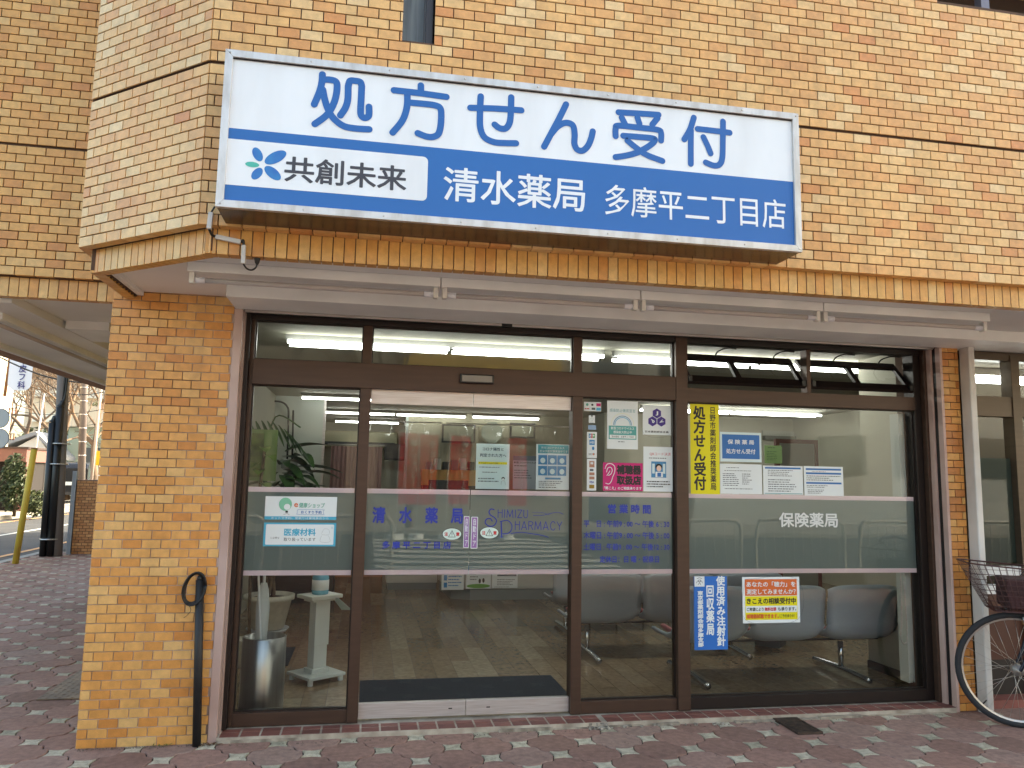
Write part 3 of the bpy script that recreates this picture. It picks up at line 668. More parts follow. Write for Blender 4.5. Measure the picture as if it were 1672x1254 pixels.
# ---- outdoor battens
def batten(x0, x1, lab, zt=2.4):
    t = thing('outdoor_strip_lamp', lab, 'strip lamp', (0, 0, 0), 0, 'unlit strip lamps under the soffit')
    box('lamp_body', WHITEPAINT, x0, x1, -.90, -.83, 2.42, 2.469, t, bevel=.002)
    tube('lamp_tube', TUBEOFF, [(x0+.06, -.865, 2.385), (x1-.06, -.865, 2.385)], .0135, t)
    for x, s in ((x0+.02, 1), (x1-.02, -1)):
        box('tube_socket', LAMPW, x-.012, x+.012, -.885, -.845, 2.365, 2.42, t, bevel=.003); tube('tube_cap', HOLD, [(x+s*.012, -.865, 2.385), (x+s*.06, -.865, 2.385)], .0155, t)
    return t
bx = [-.895, .335, 1.41, 2.49, 3.57]
labs = ['leftmost unlit strip lamp under the soffit, ending below the cable duct', 'unlit strip lamp under the soffit above the automatic doors', 'unlit strip lamp under the soffit above the yellow sticker', 'unlit strip lamp under the soffit above the right window bay']
for k in range(4): batten(bx[k]+.003, bx[k+1]-.003, labs[k])
plamp = thing('passage_strip_lamp', 'dusty strip lamp running along the passage ceiling left of the brick pillar', 'strip lamp')
box('lamp_body', WHITEPAINT, -2.30, -2.22, .35, 6.8, 2.36, 2.40, plamp); tube('lamp_tube', TUBEOFF, [(-2.26, .4, 2.335), (-2.26, 3.0, 2.335)], .014, plamp); tube('lamp_tube', TUBEOFF, [(-2.26, 3.1, 2.335), (-2.26, 6.7, 2.335)], .014, plamp); box('tube_socket', BLACK, -2.285, -2.235, 3.0, 3.1, 2.31, 2.36, plamp)

# ================================================================= SIGN
SG_ = thing('shop_sign', 'long illuminated-type box sign with blue Japanese lettering above the pharmacy front', 'sign')
SY = -1.50; sx0, sx1, sz0, sz1 = -.662, 2.000, 2.549, 3.245
SF = mat('sign_white', (226, 232, 238), .35, rgb2=(216, 221, 226), scale=2.2, stretch=(3, 1, .7), contrast=(.25, .6)); SB = mat('sign_blue', (16, 98, 172), .35, var=.03, scale=1); SBT = mat('sign_letter_blue', (14, 92, 166), .35); DK = mat('sign_letter_grey', (58, 58, 66), .4)
UNDER = mat('stained_steel_underside', (92, 84, 80), .25, .6, rgb2=(62, 54, 50), scale=2.5, stretch=(1, 3, 1))
MB().box(sx0+.004, sx1-.004, SY+.02, YU+.02, sz0+.002, sz1-.004).build('sign_box', UNDER, SG_)
f_ = .032
STF = mat('sign_frame_steel', (206, 204, 202), .38, .5, rgb2=(182, 177, 172), scale=5, stretch=(5, 1, 1.5), contrast=(.3, .6))
for P, nm in (([(sx0, sz0), (sx1, sz0), (sx1-f_, sz0+f_), (sx0+f_, sz0+f_)], 0), ([(sx0+f_, sz1-f_), (sx1-f_, sz1-f_), (sx1, sz1), (sx0, sz1)], 1),
              ([(sx0, sz0), (sx0+f_, sz0+f_), (sx0+f_, sz1-f_), (sx0, sz1)], 2), ([(sx1-f_, sz0+f_), (sx1, sz0), (sx1, sz1), (sx1-f_, sz1-f_)], 3)):
    MB().prism([(x, SY, z) for x, z in P], (0, .022, 0)).build('sign_frame_bar', STF, SG_, bevel=.0015)
YS = SY+.014; ix0, ix1, iz0, iz1 = sx0+f_, sx1-f_, sz0+f_, sz1-f_
rect('sign_face', SF, (ix0, ix1, iz0, iz1), YS, SG_)
zA = (-0.6382, 2.8999)[1]; zB = (-0.6415, 2.8524)[1]; zC = (-0.6366, 2.6509)[1]; xW = (0.2108, 2.7307)[0]
bl = MB(); flatpoly(bl, [(ix0, iz0), (ix1, iz0), (ix1, zA), (ix0, zA)], YS-.001)
bl.build('blue_field', SB, SG_); rect('white_name_plate', SF, (ix0-.024, xW, zC, zB), YS-.002, SG_, radius=.022)
rect('sign_frame_lip', BRONZE_DK, (ix0, ix1, iz1-.006, iz1), YS-.0045, SG_)
K1 = [[(-0.2588, 3.1827), (-0.2595, 3.1475), (-0.2671, 3.1028), (-0.2867, 3.0421)], [(-0.2576, 3.1583), (-0.2254, 3.1621), (-0.1991, 3.1546), (-0.1943, 3.12), (-0.203, 3.062), (-0.2302, 3.0023), (-0.28, 2.9535)], [(-0.2539, 3.1131), (-0.2438, 3.0705), (-0.2272, 3.0244), (-0.2012, 2.9863), (-0.1595, 2.9577), (-0.1106, 2.9516), (-0.0494, 2.9536)],
 [(-0.1472, 3.1413), (-0.1463, 3.0815), (-0.1551, 3.0411), (-0.1745, 3.004)], [(-0.1472, 3.1413), (-0.1402, 3.1669), (-0.1182, 3.1695), (-0.0967, 3.1667), (-0.0893, 3.1481)], [(-0.0893, 3.1481), (-0.0893, 3.088), (-0.0898, 3.0396), (-0.0862, 3.0136), (-0.0703, 3.0039), (-0.0536, 3.0172), (-0.0544, 3.0567)]]
K2 = [[(0.1679, 3.1817), (0.1688, 3.1531)], [(0.0507, 3.1457), (0.164, 3.1453), (0.283, 3.141)], [(0.1094, 3.1418), (0.11, 3.075), (0.093, 3.011), (0.0521, 2.9494)], [(0.1235, 3.0961), (0.1824, 3.0973), (0.2333, 3.0958), (0.2574, 3.0842), (0.2628, 3.0472), (0.2601, 2.9933), (0.2501, 2.9612), (0.2251, 2.947), (0.1956, 2.9475), (0.1617, 2.9582)]]
K3 = [[(0.3923, 3.1019), (0.5085, 3.1111), (0.6254, 3.1158)], [(0.4377, 3.1613), (0.436, 3.0841), (0.4394, 3.0123), (0.4595, 2.9694), (0.5032, 2.9515), (0.5555, 2.9523), (0.6035, 2.9563)], [(0.5776, 3.1727), (0.577, 3.1087), (0.5728, 3.0536), (0.5558, 3.0228), (0.5279, 3.0198), (0.5041, 3.0345)]]
K4 = [[(0.8347, 3.168), (0.8038, 3.0981), (0.7687, 3.0255), (0.734, 2.9535)], [(0.7644, 3.0159), (0.7953, 3.0558), (0.8338, 3.0783), (0.8673, 3.0699), (0.8768, 3.0276), (0.8762, 2.9816), (0.8909, 2.9547), (0.9163, 2.9535), (0.9406, 2.9789), (0.9559, 3.0173), (0.963, 3.0504)]]
K5 = [[(1.087, 3.1568), (1.1851, 3.162), (1.2841, 3.1662)], [(1.1029, 3.1323), (1.1196, 3.1014)], [(1.1794, 3.1406), (1.1897, 3.1117)], [(1.2793, 3.1496), (1.2527, 3.1137)],
 [(1.0733, 3.0387), (1.0733, 3.0759), (1.0871, 3.0914), (1.185, 3.0924), (1.279, 3.091), (1.296, 3.0778), (1.2957, 3.0401)], [(1.1104, 3.0444), (1.1849, 3.0465), (1.2524, 3.0469), (1.2646, 3.0388), (1.2457, 3.0144), (1.1847, 2.9729), (1.1289, 2.9507), (1.0735, 2.9369)], [(1.1308, 3.0233), (1.1661, 2.9971), (1.2221, 2.9635), (1.3018, 2.9406)]]
K6 = [[(1.4611, 3.1712), (1.4412, 3.11), (1.4119, 3.0577)], [(1.4459, 3.1058), (1.4441, 3.0251), (1.4432, 2.9402)], [(1.4798, 3.1169), (1.5572, 3.1165), (1.6431, 3.1149)], [(1.6098, 3.168), (1.6072, 3.0701), (1.604, 2.9936), (1.5917, 2.9545), (1.5624, 2.9422), (1.5192, 2.9541)], [(1.5083, 3.079), (1.529, 3.0384), (1.544, 3.0019)]]
for kk in (K1, K2, K3, K4, K5, K6):
    b = MB()
    for s_ in kk: stroke(b, s_, .0295, YS-.002, smooth=8)
    b.build('letter', SBT, SG_)
text('lettering', '清水薬局', SF, ((0.2816, 2.738)[0], (0.9284, 2.7387)[0], (0.3272, 2.6605)[1], (0.3228, 2.8181)[1]), YS-.0022, SG_, bold=.012)
text('lettering', '多摩平二丁目店', SF, ((1.0236, 2.7324)[0], (1.9246, 2.7498)[0], (1.0452, 2.6585)[1], (1.0448, 2.8046)[1]), YS-.0022, SG_, bold=.006)
text('lettering', '共創未来', DK, ((-0.3953, 2.7305)[0], (0.1201, 2.7512)[0], (-0.3789, 2.6859)[1], (-0.3595, 2.7994)[1]), YS-.003, SG_, bold=.018)
PB = mat('petal_blue', (28, 96, 178), .35, rgb2=(40, 130, 190), scale=14, contrast=(.3, .7)); PG2 = mat('petal_green', (66, 176, 160), .35)
for cxy, a, bb, an, mm in (([(-0.5076, 2.7935)], 12.3, 7.2, -62, PB), ([(-0.4342, 2.7871)], 19, 9, 34, PB), ([(-0.4421, 2.7171)], 15.5, 8.2, -38, PB), ([(-0.5051, 2.7087)], 11.5, 7, 55, PB), ([(-0.5266, 2.747)], 10.8, 4.5, -2, PG2)):
    flatpoly(MB(), ell(cxy[0][0], cxy[0][1], a/380, bb/380, an), YS-.003).build('petal', mm, SG_)

for x_ in [sx0+.02+.335*k for k in range(8)]+[sx1-.016]:
    for z_ in (sz0+.015, sz1-.015): tube('screw', STEEL, [(x_, SY-.002, z_), (x_, SY+.001, z_)], .004, SG_, n=8)
# cable duct on the band
duct = thing('cable_duct', 'white plastic cable duct with black cable climbing from the soffit to the sign', 'cable duct')
DM = mat('aged_white_pvc', (196, 194, 190), .5, var=.08, scale=8)
d0 = (-0.7186, 2.5892); d1 = (-0.7222, 2.5144); d2 = (-0.7035, 2.4982); d3 = (-0.5956, 2.4811); d4 = (-0.5817, 2.468); d5 = (-0.5794, 2.3837)
def dseg(a, b, w_, y):
    v = Vector((b[0]-a[0], 0, b[1]-a[1])); n = Vector((v.z, 0, -v.x)).normalized()*w_/2; A = Vector((a[0], y, a[1])); Bv = Vector((b[0], y, b[1]))
    MB().prism([A-n, Bv-n, Bv+n, A+n], (0, .018, 0)).build('duct_segment', DM, duct, bevel=.002)
dseg(d0, d1, .020, -1.300); dseg(d2, d3, .020, -1.245); dseg(d4, d5, .018, -1.245)
tube('cable', BLACK, crom([(d0[0]+.012, -1.285, d0[1]+.03), (d0[0], -1.29, d0[1])]), .004, duct)
tube('cable', BLACK, crom([(d1[0], -1.285, d1[1]), (d1[0]+.004, -1.25, d1[1]-.012), (d2[0], -1.235, d2[1])]), .006, duct)
tube('cable', BLACK, crom([(d3[0], -1.235, d3[1]), (d3[0]+.01, -1.24, d3[1]+.008), (d4[0], -1.236, d4[1])]), .006, duct)
tube('cable', BLACK, crom([(d5[0], -1.235, d5[1]), (d5[0]+.012, -1.22, d5[1]-.016), (d5[0]+.03, -1.2, d5[1]-.018), (d5[0]+.048, -1.19, d5[1]-.002), (d5[0]+.052, -1.19, d5[1]+.02)]), .004, duct)
MB().lathe([(.004, 0), (.010, .01), (.017, .045), (.018, .055)], (d5[0]+.052, -1.19, d5[1]+.01), 12).build('cable_hood', BLACK, duct, smooth=True)

# pipe with coiled cable on the pillar
hose = thing('cable_pipe', 'black plastic pipe with a coil of cable on top, standing against the left brick pillar', 'pipe')
hx = (-0.8558, -0.139)[0]-.0; hb = (-0.8276, 0.0152); ht = (-0.8756, 0.8591)
tube('pipe_shaft', mat('black_rubber', (26, 26, 28), .55, var=.3, scale=10), [(hb[0]-.008, -.19, -.01), (ht[0], -.185, ht[1]+.01)], .0225, hose, n=16)
tube('pipe_joint', BLACK, [(ht[0], -.185, ht[1]), (ht[0], -.185, ht[1]+.02), (ht[0]-.006, -.185, ht[1]+.035)], [.012, .016, .008], hose, n=10)
for q in range(4):
    P = []
    for k in range(25):
        a = 2*math.pi*k/24; P.append((ht[0]-.028+(.046+.005*q)*math.cos(a)+.002*q, -.185-.008*q+.004*math.sin(3*a+q), ht[1]-.035+(.075+.004*q)*math.sin(a)+.018*math.cos(a)))
    tube('cable_coil', BLACK, P, .0045, hose, n=6)
tube('cable_end', BLACK, crom([(ht[0]-.05, -.19, ht[1]-.12), (ht[0]-.035, -.195, ht[1]-.15), (ht[0]-.055, -.19, ht[1]-.18), (ht[0]-.07, -.19, ht[1]-.19)]), .0015, hose, n=5)

# ================================================================= STICKERS AND LETTERING ON THE GLASS
W = mat('paper_white', (222, 230, 232), .6); WG = mat('paper_pale_blue', (206, 226, 228), .6); YEL = mat('sticker_yellow', (226, 216, 18), .5); INK = mat('ink_black', (22, 24, 28), .5)
BLU = mat('sticker_blue', (36, 106, 176), .5); CY_ = mat('sticker_cyan', (70, 170, 210), .5); MAG = mat('sticker_magenta', (196, 20, 112), .5); GRY = mat('ink_grey', (90, 98, 104), .6); VBL = mat('vinyl_blue', (18, 50, 160), .45)
PUR = mat('jpa_violet', (62, 40, 132), .5); ORA = mat('sticker_orange', (212, 100, 40), .5); VIO = mat('door_sticker_violet', (150, 110, 170), .5); RED = mat('sticker_red', (196, 40, 50), .5); GRN = mat('sticker_green', (90, 170, 150), .5); TEAL = mat('poster_teal', (60, 150, 160), .5)
DBL = mat('sticker_deep_blue', (12, 104, 190), .5); BYEL = mat('vinyl_white', (214, 220, 220), .5); GPAP = mat('green_paper', (108, 136, 84), .8)
def poster(name, label, cat, r, m, elems, Y=.0285, group=None, wavy=False, rad=0):
    t = thing(name, label, cat, (0, 0, 0), 0, group)
    x0, x1, z0, z1 = r; rect('sheet', m, r, Y, t, radius=rad); Wd, Hd = x1-x0, z1-z0
    for k, e in enumerate(elems):
        y = Y-.00035*(k+1); fx0, fy0, fx1, fy1 = e[-1]; q = (x0+fx0*Wd, x0+fx1*Wd, z1-fy1*Hd, z1-fy0*Hd)
        if e[0] == 't': text('lettering', e[1], e[2], q, y, t, bold=e[3] if len(e) > 4 else 0, stretch=True)
        elif e[0] == 'v': vtext('lettering', e[1], e[2], q, y, t, bold=e[3] if len(e) > 4 else 0)
        elif e[0] == 'r': rect('printed_panel', e[1], q, y, t, radius=e[2] if len(e) > 3 else 0)
        elif e[0] == 'o': flatpoly(MB(), ell((q[0]+q[1])/2, (q[2]+q[3])/2, (q[1]-q[0])/2, (q[3]-q[2])/2), y).build('printed_disc', e[1], t)
        elif e[0] == 'l':
            b = MB(); n = e[2]; hh = (q[3]-q[2])/n
            for i in range(n):
                zc = q[3]-hh*(i+.5); xx = q[0]; end = q[0]+(q[1]-q[0])*R.uniform(.6, 1)
                while xx < end:
                    ww = R.uniform(.004, .02); flatpoly(b, [(xx, zc-hh*.18), (min(xx+ww, end), zc-hh*.18), (min(xx+ww, end), zc+hh*.18), (xx, zc+hh*.18)], y); xx += ww+R.uniform(.002, .005)
            b.build('small_print', e[1], t)
        elif e[0] == 's':
            b = MB()
            for s_ in e[2]: stroke(b, [(x0+a*Wd, z1-c*Hd) for a, c in s_], e[3], y)
            b.build('printed_line', e[1], t)
    return t
# left pane
SKY = mat('sticker_sky_blue', (64, 168, 200), .5); MINT = mat('mascot_mint', (120, 190, 160), .5)
poster('shop_sticker', 'white sticker with a round green leaf emblem above the cyan-bordered sticker on the left pane', 'sticker', (-0.5803, -0.1674, 1.1871, 1.3231), W,
  [('r', SKY, (0, .86, 1, 1)), ('t', 'ネットで予約、受取りは薬局薬店から', W, .0, (.09, .88, .89, .98)), ('t', 'e', ORA, .02, (.40, .28, .455, .46)), ('t', '健康ショップ', GRN, .015, (.47, .26, .83, .48)),
   ('s', BLU, [[(.46, .56), (.80, .56), (.815, .6), (.815, .72), (.80, .77), (.47, .77), (.45, .72), (.45, .6), (.46, .56)]], .0014, (0, 0, 1, 1)), ('t', 'おくすり予約', BLU, .02, (.50, .60, .79, .74)),
   ('o', MINT, (.19, .05, .37, .62)), ('o', W, (.26, .32, .35, .58)), ('r', INK, (.285, .62, .32, .70)), ('s', INK, [[(.26, .78), (.31, .74), (.34, .79)]], .0015, (0, 0, 1, 1))])
poster('medical_sticker', 'white cyan-bordered sticker under the leaf emblem sticker on the left pane', 'sticker', (-0.5805, -0.1658, 1.0322, 1.1695), SKY,
  [('r', W, .006, (.03, .07, .97, .93)), ('t', '医療材料', SKY, .03, (.28, .24, .72, .56)), ('t', '取り扱っています', INK, .0, (.28, .63, .72, .78)), ('t', 'に必要な', GRY, .0, (.10, .60, .22, .68)),
   ('s', GRY, [[(.80, .45), (.84, .25), (.9, .3), (.9, .5), (.8, .5)], [(.80, .55), (.79, .8), (.92, .8), (.9, .55)]], .0008, (0, 0, 1, 1)), ('s', SKY, [[(.93, .15), (.95, .25)], [(.955, .15), (.935, .25)]], .0012, (0, 0, 1, 1))])
# door lettering
def vinyl(label, items, cat='window lettering', name='vinyl_lettering'):
    t = thing(name, label, cat); return t
v1 = vinyl('large blue vinyl pharmacy name on the left leaf of the sliding door', 0)
text('lettering', '清　水　薬　局', VBL, ((0.0444, 1.2216)[0], (0.5959, 1.2268)[0], (0.3115, 1.1706)[1], (0.3083, 1.2685)[1]), .0335, v1, bold=.03)
v2 = vinyl('small blue vinyl branch name below the large name on the left door leaf', 0)
text('lettering', '多 摩 平 二 丁 目 店', VBL, ((0.1099, 1.0397)[0], (0.5252, 1.0407)[0], (0.3166, 1.0182)[1], (0.3151, 1.064)[1]), .0335, v2, bold=.03)
# SHIMIZU PHARMACY in thin capitals drawn as strokes
CAP = {'H': [[(0, 0), (0, 1)], [(1, 0), (1, 1)], [(0, .62), (1, .62)]], 'I': [[(.5, 0), (.5, 1)]], 'M': [[(0, 0), (.1, 1)], [(.1, 1), (.5, .1)], [(.5, .1), (.9, 1)], [(.9, 1), (1, 0)]],
       'Z': [[(0, 1), (1, 1)], [(1, 1), (0, 0)], [(0, 0), (1, 0)]], 'U': [[(0, 1), (0, .3), (.2, .03), (.5, 0), (.8, .03), (1, .3), (1, 1)]], 'A': [[(0, 0), (.5, 1)], [(.5, 1), (1, 0)], [(.18, .3), (.82, .3)]],
       'R': [[(0, 0), (0, 1)], [(0, 1), (.7, .98), (1, .78), (.7, .55), (0, .5)], [(.5, .5), (1, 0)]], 'C': [[(1, .8), (.75, 1), (.35, .97), (.05, .65), (.05, .35), (.35, .03), (.75, 0), (1, .2)]], 'Y': [[(0, 1), (.5, .45)], [(1, 1), (.5, .45)], [(.5, .45), (.5, 0)]]}
v3 = vinyl('thin blue English pharmacy name with swashes on the right leaf of the sliding door', 0)
def caps(s, x0, x1, z0, z1, wds, par):
    tot = sum(wds[c] for c in s)+.28*(len(s)-1); k = (x1-x0)/tot; x = x0
    b = MB()
    for c in s:
        for st in CAP[c]: stroke(b, [(x+p[0]*wds[c]*k, z0+p[1]*(z1-z0)) for p in st], .0042, .0335)
        x += (wds[c]+.28)*k
    b.build('lettering', VBL, par)
wd_ = {'H': .6, 'I': .12, 'M': .9, 'Z': .62, 'U': .55, 'A': .75, 'R': .6, 'C': .7, 'Y': .7}
caps('HIMIZU', (0.8147, 1.2289)[0], (1.0018, 1.2307)[0], (0.9005, 1.2108)[1], (0.8996, 1.2581)[1], wd_, v3)
caps('HARMACY', (0.9249, 1.1544)[0], (1.2244, 1.1564)[0], (1.0387, 1.1363)[1], (1.0379, 1.1874)[1], wd_, v3)
b = MB()
stroke(b, [(0.7885, 1.2589), (0.7688, 1.2618), (0.7574, 1.2456), (0.7656, 1.2266), (0.7919, 1.21), (0.8057, 1.1887), (0.7905, 1.1618), (0.7593, 1.1578), (0.7354, 1.1767), (0.7427, 1.1996), (0.7661, 1.2036), (0.7782, 1.1885)], .0065, .0335)
stroke(b, [(0.8349, 1.1851), (0.8399, 1.0897)], .007, .0335); stroke(b, [(0.8294, 1.185), (0.8726, 1.193), (0.9007, 1.1703), (0.9013, 1.1358), (0.8781, 1.1128), (0.8466, 1.1111)], .0055, .0333); stroke(b, [(0.8273, 1.0912), (0.8509, 1.0913)], .003, .0335)
stroke(b, [(0.8978, 1.1129), (0.961, 1.1208), (1.0328, 1.112), (1.0969, 1.1023), (1.1372, 1.091)], .004, .0335); stroke(b, [(1.0307, 1.2445), (1.0949, 1.2428), (1.1434, 1.2301)], .0018, .0335); stroke(b, [(1.039, 1.2253), (1.0952, 1.2258), (1.1514, 1.2395), (1.1999, 1.2462), (1.2324, 1.2349)], .003, .0335)
b.build('lettering', VBL, v3)
# door stickers
for rr, lab in (((0.601, 0.6362, 1.0244, 1.2168), 'purple vertical automatic-door sticker on the left door leaf'), ((0.6467, 0.6894, 1.0208, 1.2135), 'purple vertical automatic-door sticker on the right door leaf')):
    poster('door_sticker', lab, 'sticker', rr, W, [('r', VIO, .004, (.10, .02, .90, .98)), ('v', '自動ドア', W, .01, (.25, .06, .75, .93))], Y=.033, rad=.006)
def notice(c, lab):
    t = thing('caution_sticker', lab, 'sticker'); x, z = c
    flatpoly(MB(), ell(x, z, .0605, .0375), .0335).build('sticker_rim', INK, t); flatpoly(MB(), ell(x, z, .0575, .0345), .0331).build('sheet', mat('sticker_pale_cyan', (205, 228, 222), .5), t)
    b = MB(); 
    for a_, c_ in (((-.021, -.018), (0, .021)), ((0, .021), (.021, -.018)), ((.021, -.018), (-.021, -.018))): stroke(b, [(x+a_[0], z+a_[1]), (x+c_[0], z+c_[1])], .0028, .0326)
    stroke(b, [(x, z+.009), (x, z-.004)], .003, .0326); stroke(b, [(x, z-.0105), (x, z-.011)], .003, .0326); b.build('warning_triangle', INK, t)
    text('lettering', '注', RED, (x-.047, x-.024, z-.012, z+.012), .0326, t, bold=.03); text('lettering', '意', RED, (x+.024, x+.047, z-.012, z+.012), .0326, t, bold=.03)
notice((0.5301, 1.1078), 'oval caution sticker with a warning triangle on the left door leaf'); notice((0.762, 1.1164), 'oval caution sticker with a warning triangle on the right door leaf')
# papers on the right leaf
poster('paper_notice', 'pale notice with a yellow highlighted line on the right door leaf', 'notice', (0.6696, 0.882, 1.385, 1.6672), WG,
  [('t', 'コロナ陽性と', mat('ink_teal', (30, 70, 88), .5), .02, (.19, .08, .82, .155)), ('t', '判定された方へ', MATS['ink_teal'], .02, (.11, .215, .90, .295)), ('r', YEL, (.07, .40, .93, .455)), ('t', 'まずはおでんわで相談ください', INK, .0, (.09, .407, .91, .448)),
   ('l', GRY, 1, (.1, .50, .8, .54)), ('l', INK, 1, (.2, .61, .85, .65)), ('l', GRY, 2, (.07, .74, .68, .86)), ('o', INK, (.77, .73, .87, .80)), ('o', W, (.785, .755, .855, .82)), ('s', GRY, [[(.76, .9), (.78, .82), (.86, .82), (.89, .9)]], .0012, (0, 0, 1, 1))], Y=.044)
poster('infection_notice', 'white and blue infection-prevention poster with six picture panels on the right door leaf', 'poster', (1.0548, 1.2706, 1.3871, 1.6735), W,
  [('r', TEAL, (.05, .01, .98, .20)), ('t', '新型コロナウイルス', W, .0, (.15, .05, .85, .10)), ('t', '感染予防対策実施中です', W, .0, (.1, .125, .95, .18))] +
  [('r', mat('poster_blue', (58, 132, 180), .5), (.06+.29*i, .24+.24*j, .33+.29*i, .45+.24*j)) for i in range(3) for j in range(2)] + [('o', WG, (.12+.29*i, .30+.24*j, .27+.29*i, .42+.24*j)) for i in range(3) for j in range(2)] +
  [('r', MATS['poster_blue'], .002, (.27, .735, .74, .775)), ('l', GRY, 3, (.08, .80, .9, .92)), ('l', INK, 1, (.08, .93, .95, .97))], Y=.044)
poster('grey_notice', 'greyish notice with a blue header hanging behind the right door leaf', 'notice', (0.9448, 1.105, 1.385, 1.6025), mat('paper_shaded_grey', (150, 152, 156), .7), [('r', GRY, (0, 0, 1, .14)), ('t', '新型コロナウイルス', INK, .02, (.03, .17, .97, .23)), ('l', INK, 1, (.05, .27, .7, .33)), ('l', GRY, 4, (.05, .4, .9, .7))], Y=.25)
# centre fixed pane
YC = .0285
poster('card_sticker', 'small pale sticker with coloured card logos in the top corner of the centre pane', 'sticker', (1.3612, 1.4768, 1.8944, 1.954), W, [('o', GRN, (.12, .15, .27, .45)), ('o', INK, (.42, .2, .56, .42)), ('r', MAG, (.72, .12, .98, .45)), ('r', CY_, (.72, .6, .98, .92)), ('l', RED, 1, (.05, .6, .4, .9)), ('r', GRY, (.45, .62, .66, .85))], Y=YC)
poster('pay_sticker', 'tiny white sticker with a black figure below the card logos', 'sticker', (1.3946, 1.436, 1.8175, 1.8677), W, [('o', INK, (.35, .0, .65, .18)), ('s', INK, [[(.3, .5), (.5, .25), (.7, .5), (.5, .7)], [(.2, .9), (.8, .9)]], .001, (0, 0, 1, 1))], Y=YC)
poster('blue_sticker', 'faded plain blue sticker above the tall card strip', 'sticker', (1.3909, 1.4444, 1.7742, 1.8042), mat('faded_blue', (140, 170, 200), .5), [], Y=YC)
CB = mat('card_blue', (40, 130, 190), .5); CO = mat('card_brown', (176, 128, 104), .5)
poster('card_strip', 'upper white strip of credit card emblems on the centre pane', 'sticker', (1.383, 1.4495, 1.593, 1.7605), W,
  [('r', CB, (.18, .07, .38, .23)), ('r', RED, (.40, .07, .58, .23)), ('r', mat('card_green', (40, 150, 80), .5), (.60, .07, .80, .23)), ('t', 'JCB', W, .04, (.22, .11, .76, .19)), ('r', CB, (.24, .31, .78, .5)), ('t', 'AMEX', W, .02, (.28, .36, .74, .45)), ('o', W, (.3, .55, .5, .7)), ('o', CB, (.5, .56, .74, .70)), ('t', 'DISCOVER', INK, .0, (.18, .82, .82, .89)), ('o', ORA, (.6, .81, .7, .9))], Y=YC)
poster('card_strip', 'lower white strip of brown and gold payment emblems on the centre pane', 'sticker', (1.3842, 1.4464, 1.3861, 1.5876), W,
  [('r', CO, .002, (.25, .07, .80, .27)), ('o', W, (.38, .10, .52, .18)), ('o', W, (.53, .10, .67, .18)), ('r', GRY, (.3, .32, .7, .39)), ('r', CO, .002, (.25, .43, .80, .52)), ('r', CO, .002, (.25, .56, .80, .65)), ('t', 'VISA', MATS['vinyl_blue'], .03, (.25, .70, .75, .77)), ('r', mat('card_gold', (150, 120, 30), .5), .002, (.25, .82, .78, .93))], Y=YC)
RB1, RB2, RB3 = mat('rainbow_pale', (226, 226, 196), .5), mat('rainbow_blue', (110, 180, 214), .5), mat('rainbow_deep', (44, 128, 170), .5)
def arch(a, bb, n=12): return [[(.5+a*math.cos(math.pi*k/n), .50-bb*math.sin(math.pi*k/n)) for k in range(n+1)]]
poster('rainbow_poster', 'white paper poster with a blue rainbow arch above a teal panel on the centre pane', 'poster', (1.518, 1.7265, 1.6549, 1.9677), W,
  [('t', '感染防止徹底宣言', TEAL, .0, (.08, .165, .92, .235)), ('s', RB1, arch(.37, .24), .003, (0, 0, 1, 1)), ('s', RB3, arch(.29, .185), .004, (0, 0, 1, 1)), ('s', RB2, arch(.25, .155), .005, (0, 0, 1, 1)), ('s', W, arch(.21, .13), .002, (0, 0, 1, 1)),
   ('r', mat('teal_panel', (80, 164, 160), .5), (.05, .52, .95, .80)), ('t', '新型コロナウイルス', W, .02, (.12, .54, .88, .60)), ('t', '感染拡大防止中', W, .02, (.2, .62, .8, .68)), ('r', W, (.08, .71, .92, .78)), ('t', '清水薬局　多摩平二丁目店', INK, .0, (.14, .725, .86, .765)), ('l', GRY, 1, (.35, .83, .62, .87))], Y=YC)
HEX = lambda cx, cz, r, a0=30: [(cx+r*math.cos(math.radians(a0+60*k)), cz+r*math.sin(math.radians(a0+60*k))) for k in range(6)]
jr = (1.7608, 1.9549, 1.753, 1.9484)
jp = poster('emblem_sticker', 'white square sticker with three violet hexagons lettered J, P and A', 'sticker', jr, W, [('t', '日本薬剤師会会員', INK, .02, (.08, .86, .92, .93)), ('s', GRY, [[(.03, .03), (.97, .03), (.97, .97), (.03, .97), (.03, .03)]], .001, (0, 0, 1, 1))], Y=YC)
jx = (jr[0]+jr[1])/2; jz = jr[2]+.56*(jr[3]-jr[2]); rr = .033
for (ox, oz, ch, an) in ((0, .032, 'J', 0), (-.0305, -.0205, 'P', 118), (.0305, -.0205, 'A', -118)):
    flatpoly(MB(), HEX(jx+ox, jz+oz, rr), YC-.0012).build('hexagon', PUR, jp)
    o = text('lettering', ch, W, (-.009, .009, -.014, .014), 0, jp, bold=.03); o.location = (jx+ox, YC-.0016, jz+oz); o.rotation_euler = (0, math.radians(an), 0)
poster('qr_payment_notice', 'white notice about code payment with a blue clerk picture on the centre pane', 'notice', (1.7643, 1.9776, 1.3862, 1.6758), W,
  [('t', 'QRコード決済', RED, .0, (.2, .125, .88, .20)), ('l', INK, 1, (.18, .235, .75, .275)), ('r', MATS['poster_blue'], (.25, .33, .73, .69)), ('r', WG, (.28, .38, .36, .6)), ('r', WG, (.62, .38, .70, .6)), ('o', INK, (.38, .38, .60, .52)), ('o', mat('skin', (230, 200, 180), .5), (.42, .42, .57, .55)), ('r', W, (.38, .56, .62, .68)), ('r', BLU, (.44, .58, .56, .67)), ('l', INK, 3, (.1, .75, .92, .92))], Y=YC)
er = (1.4905, 1.7593, 1.3869, 1.5665)
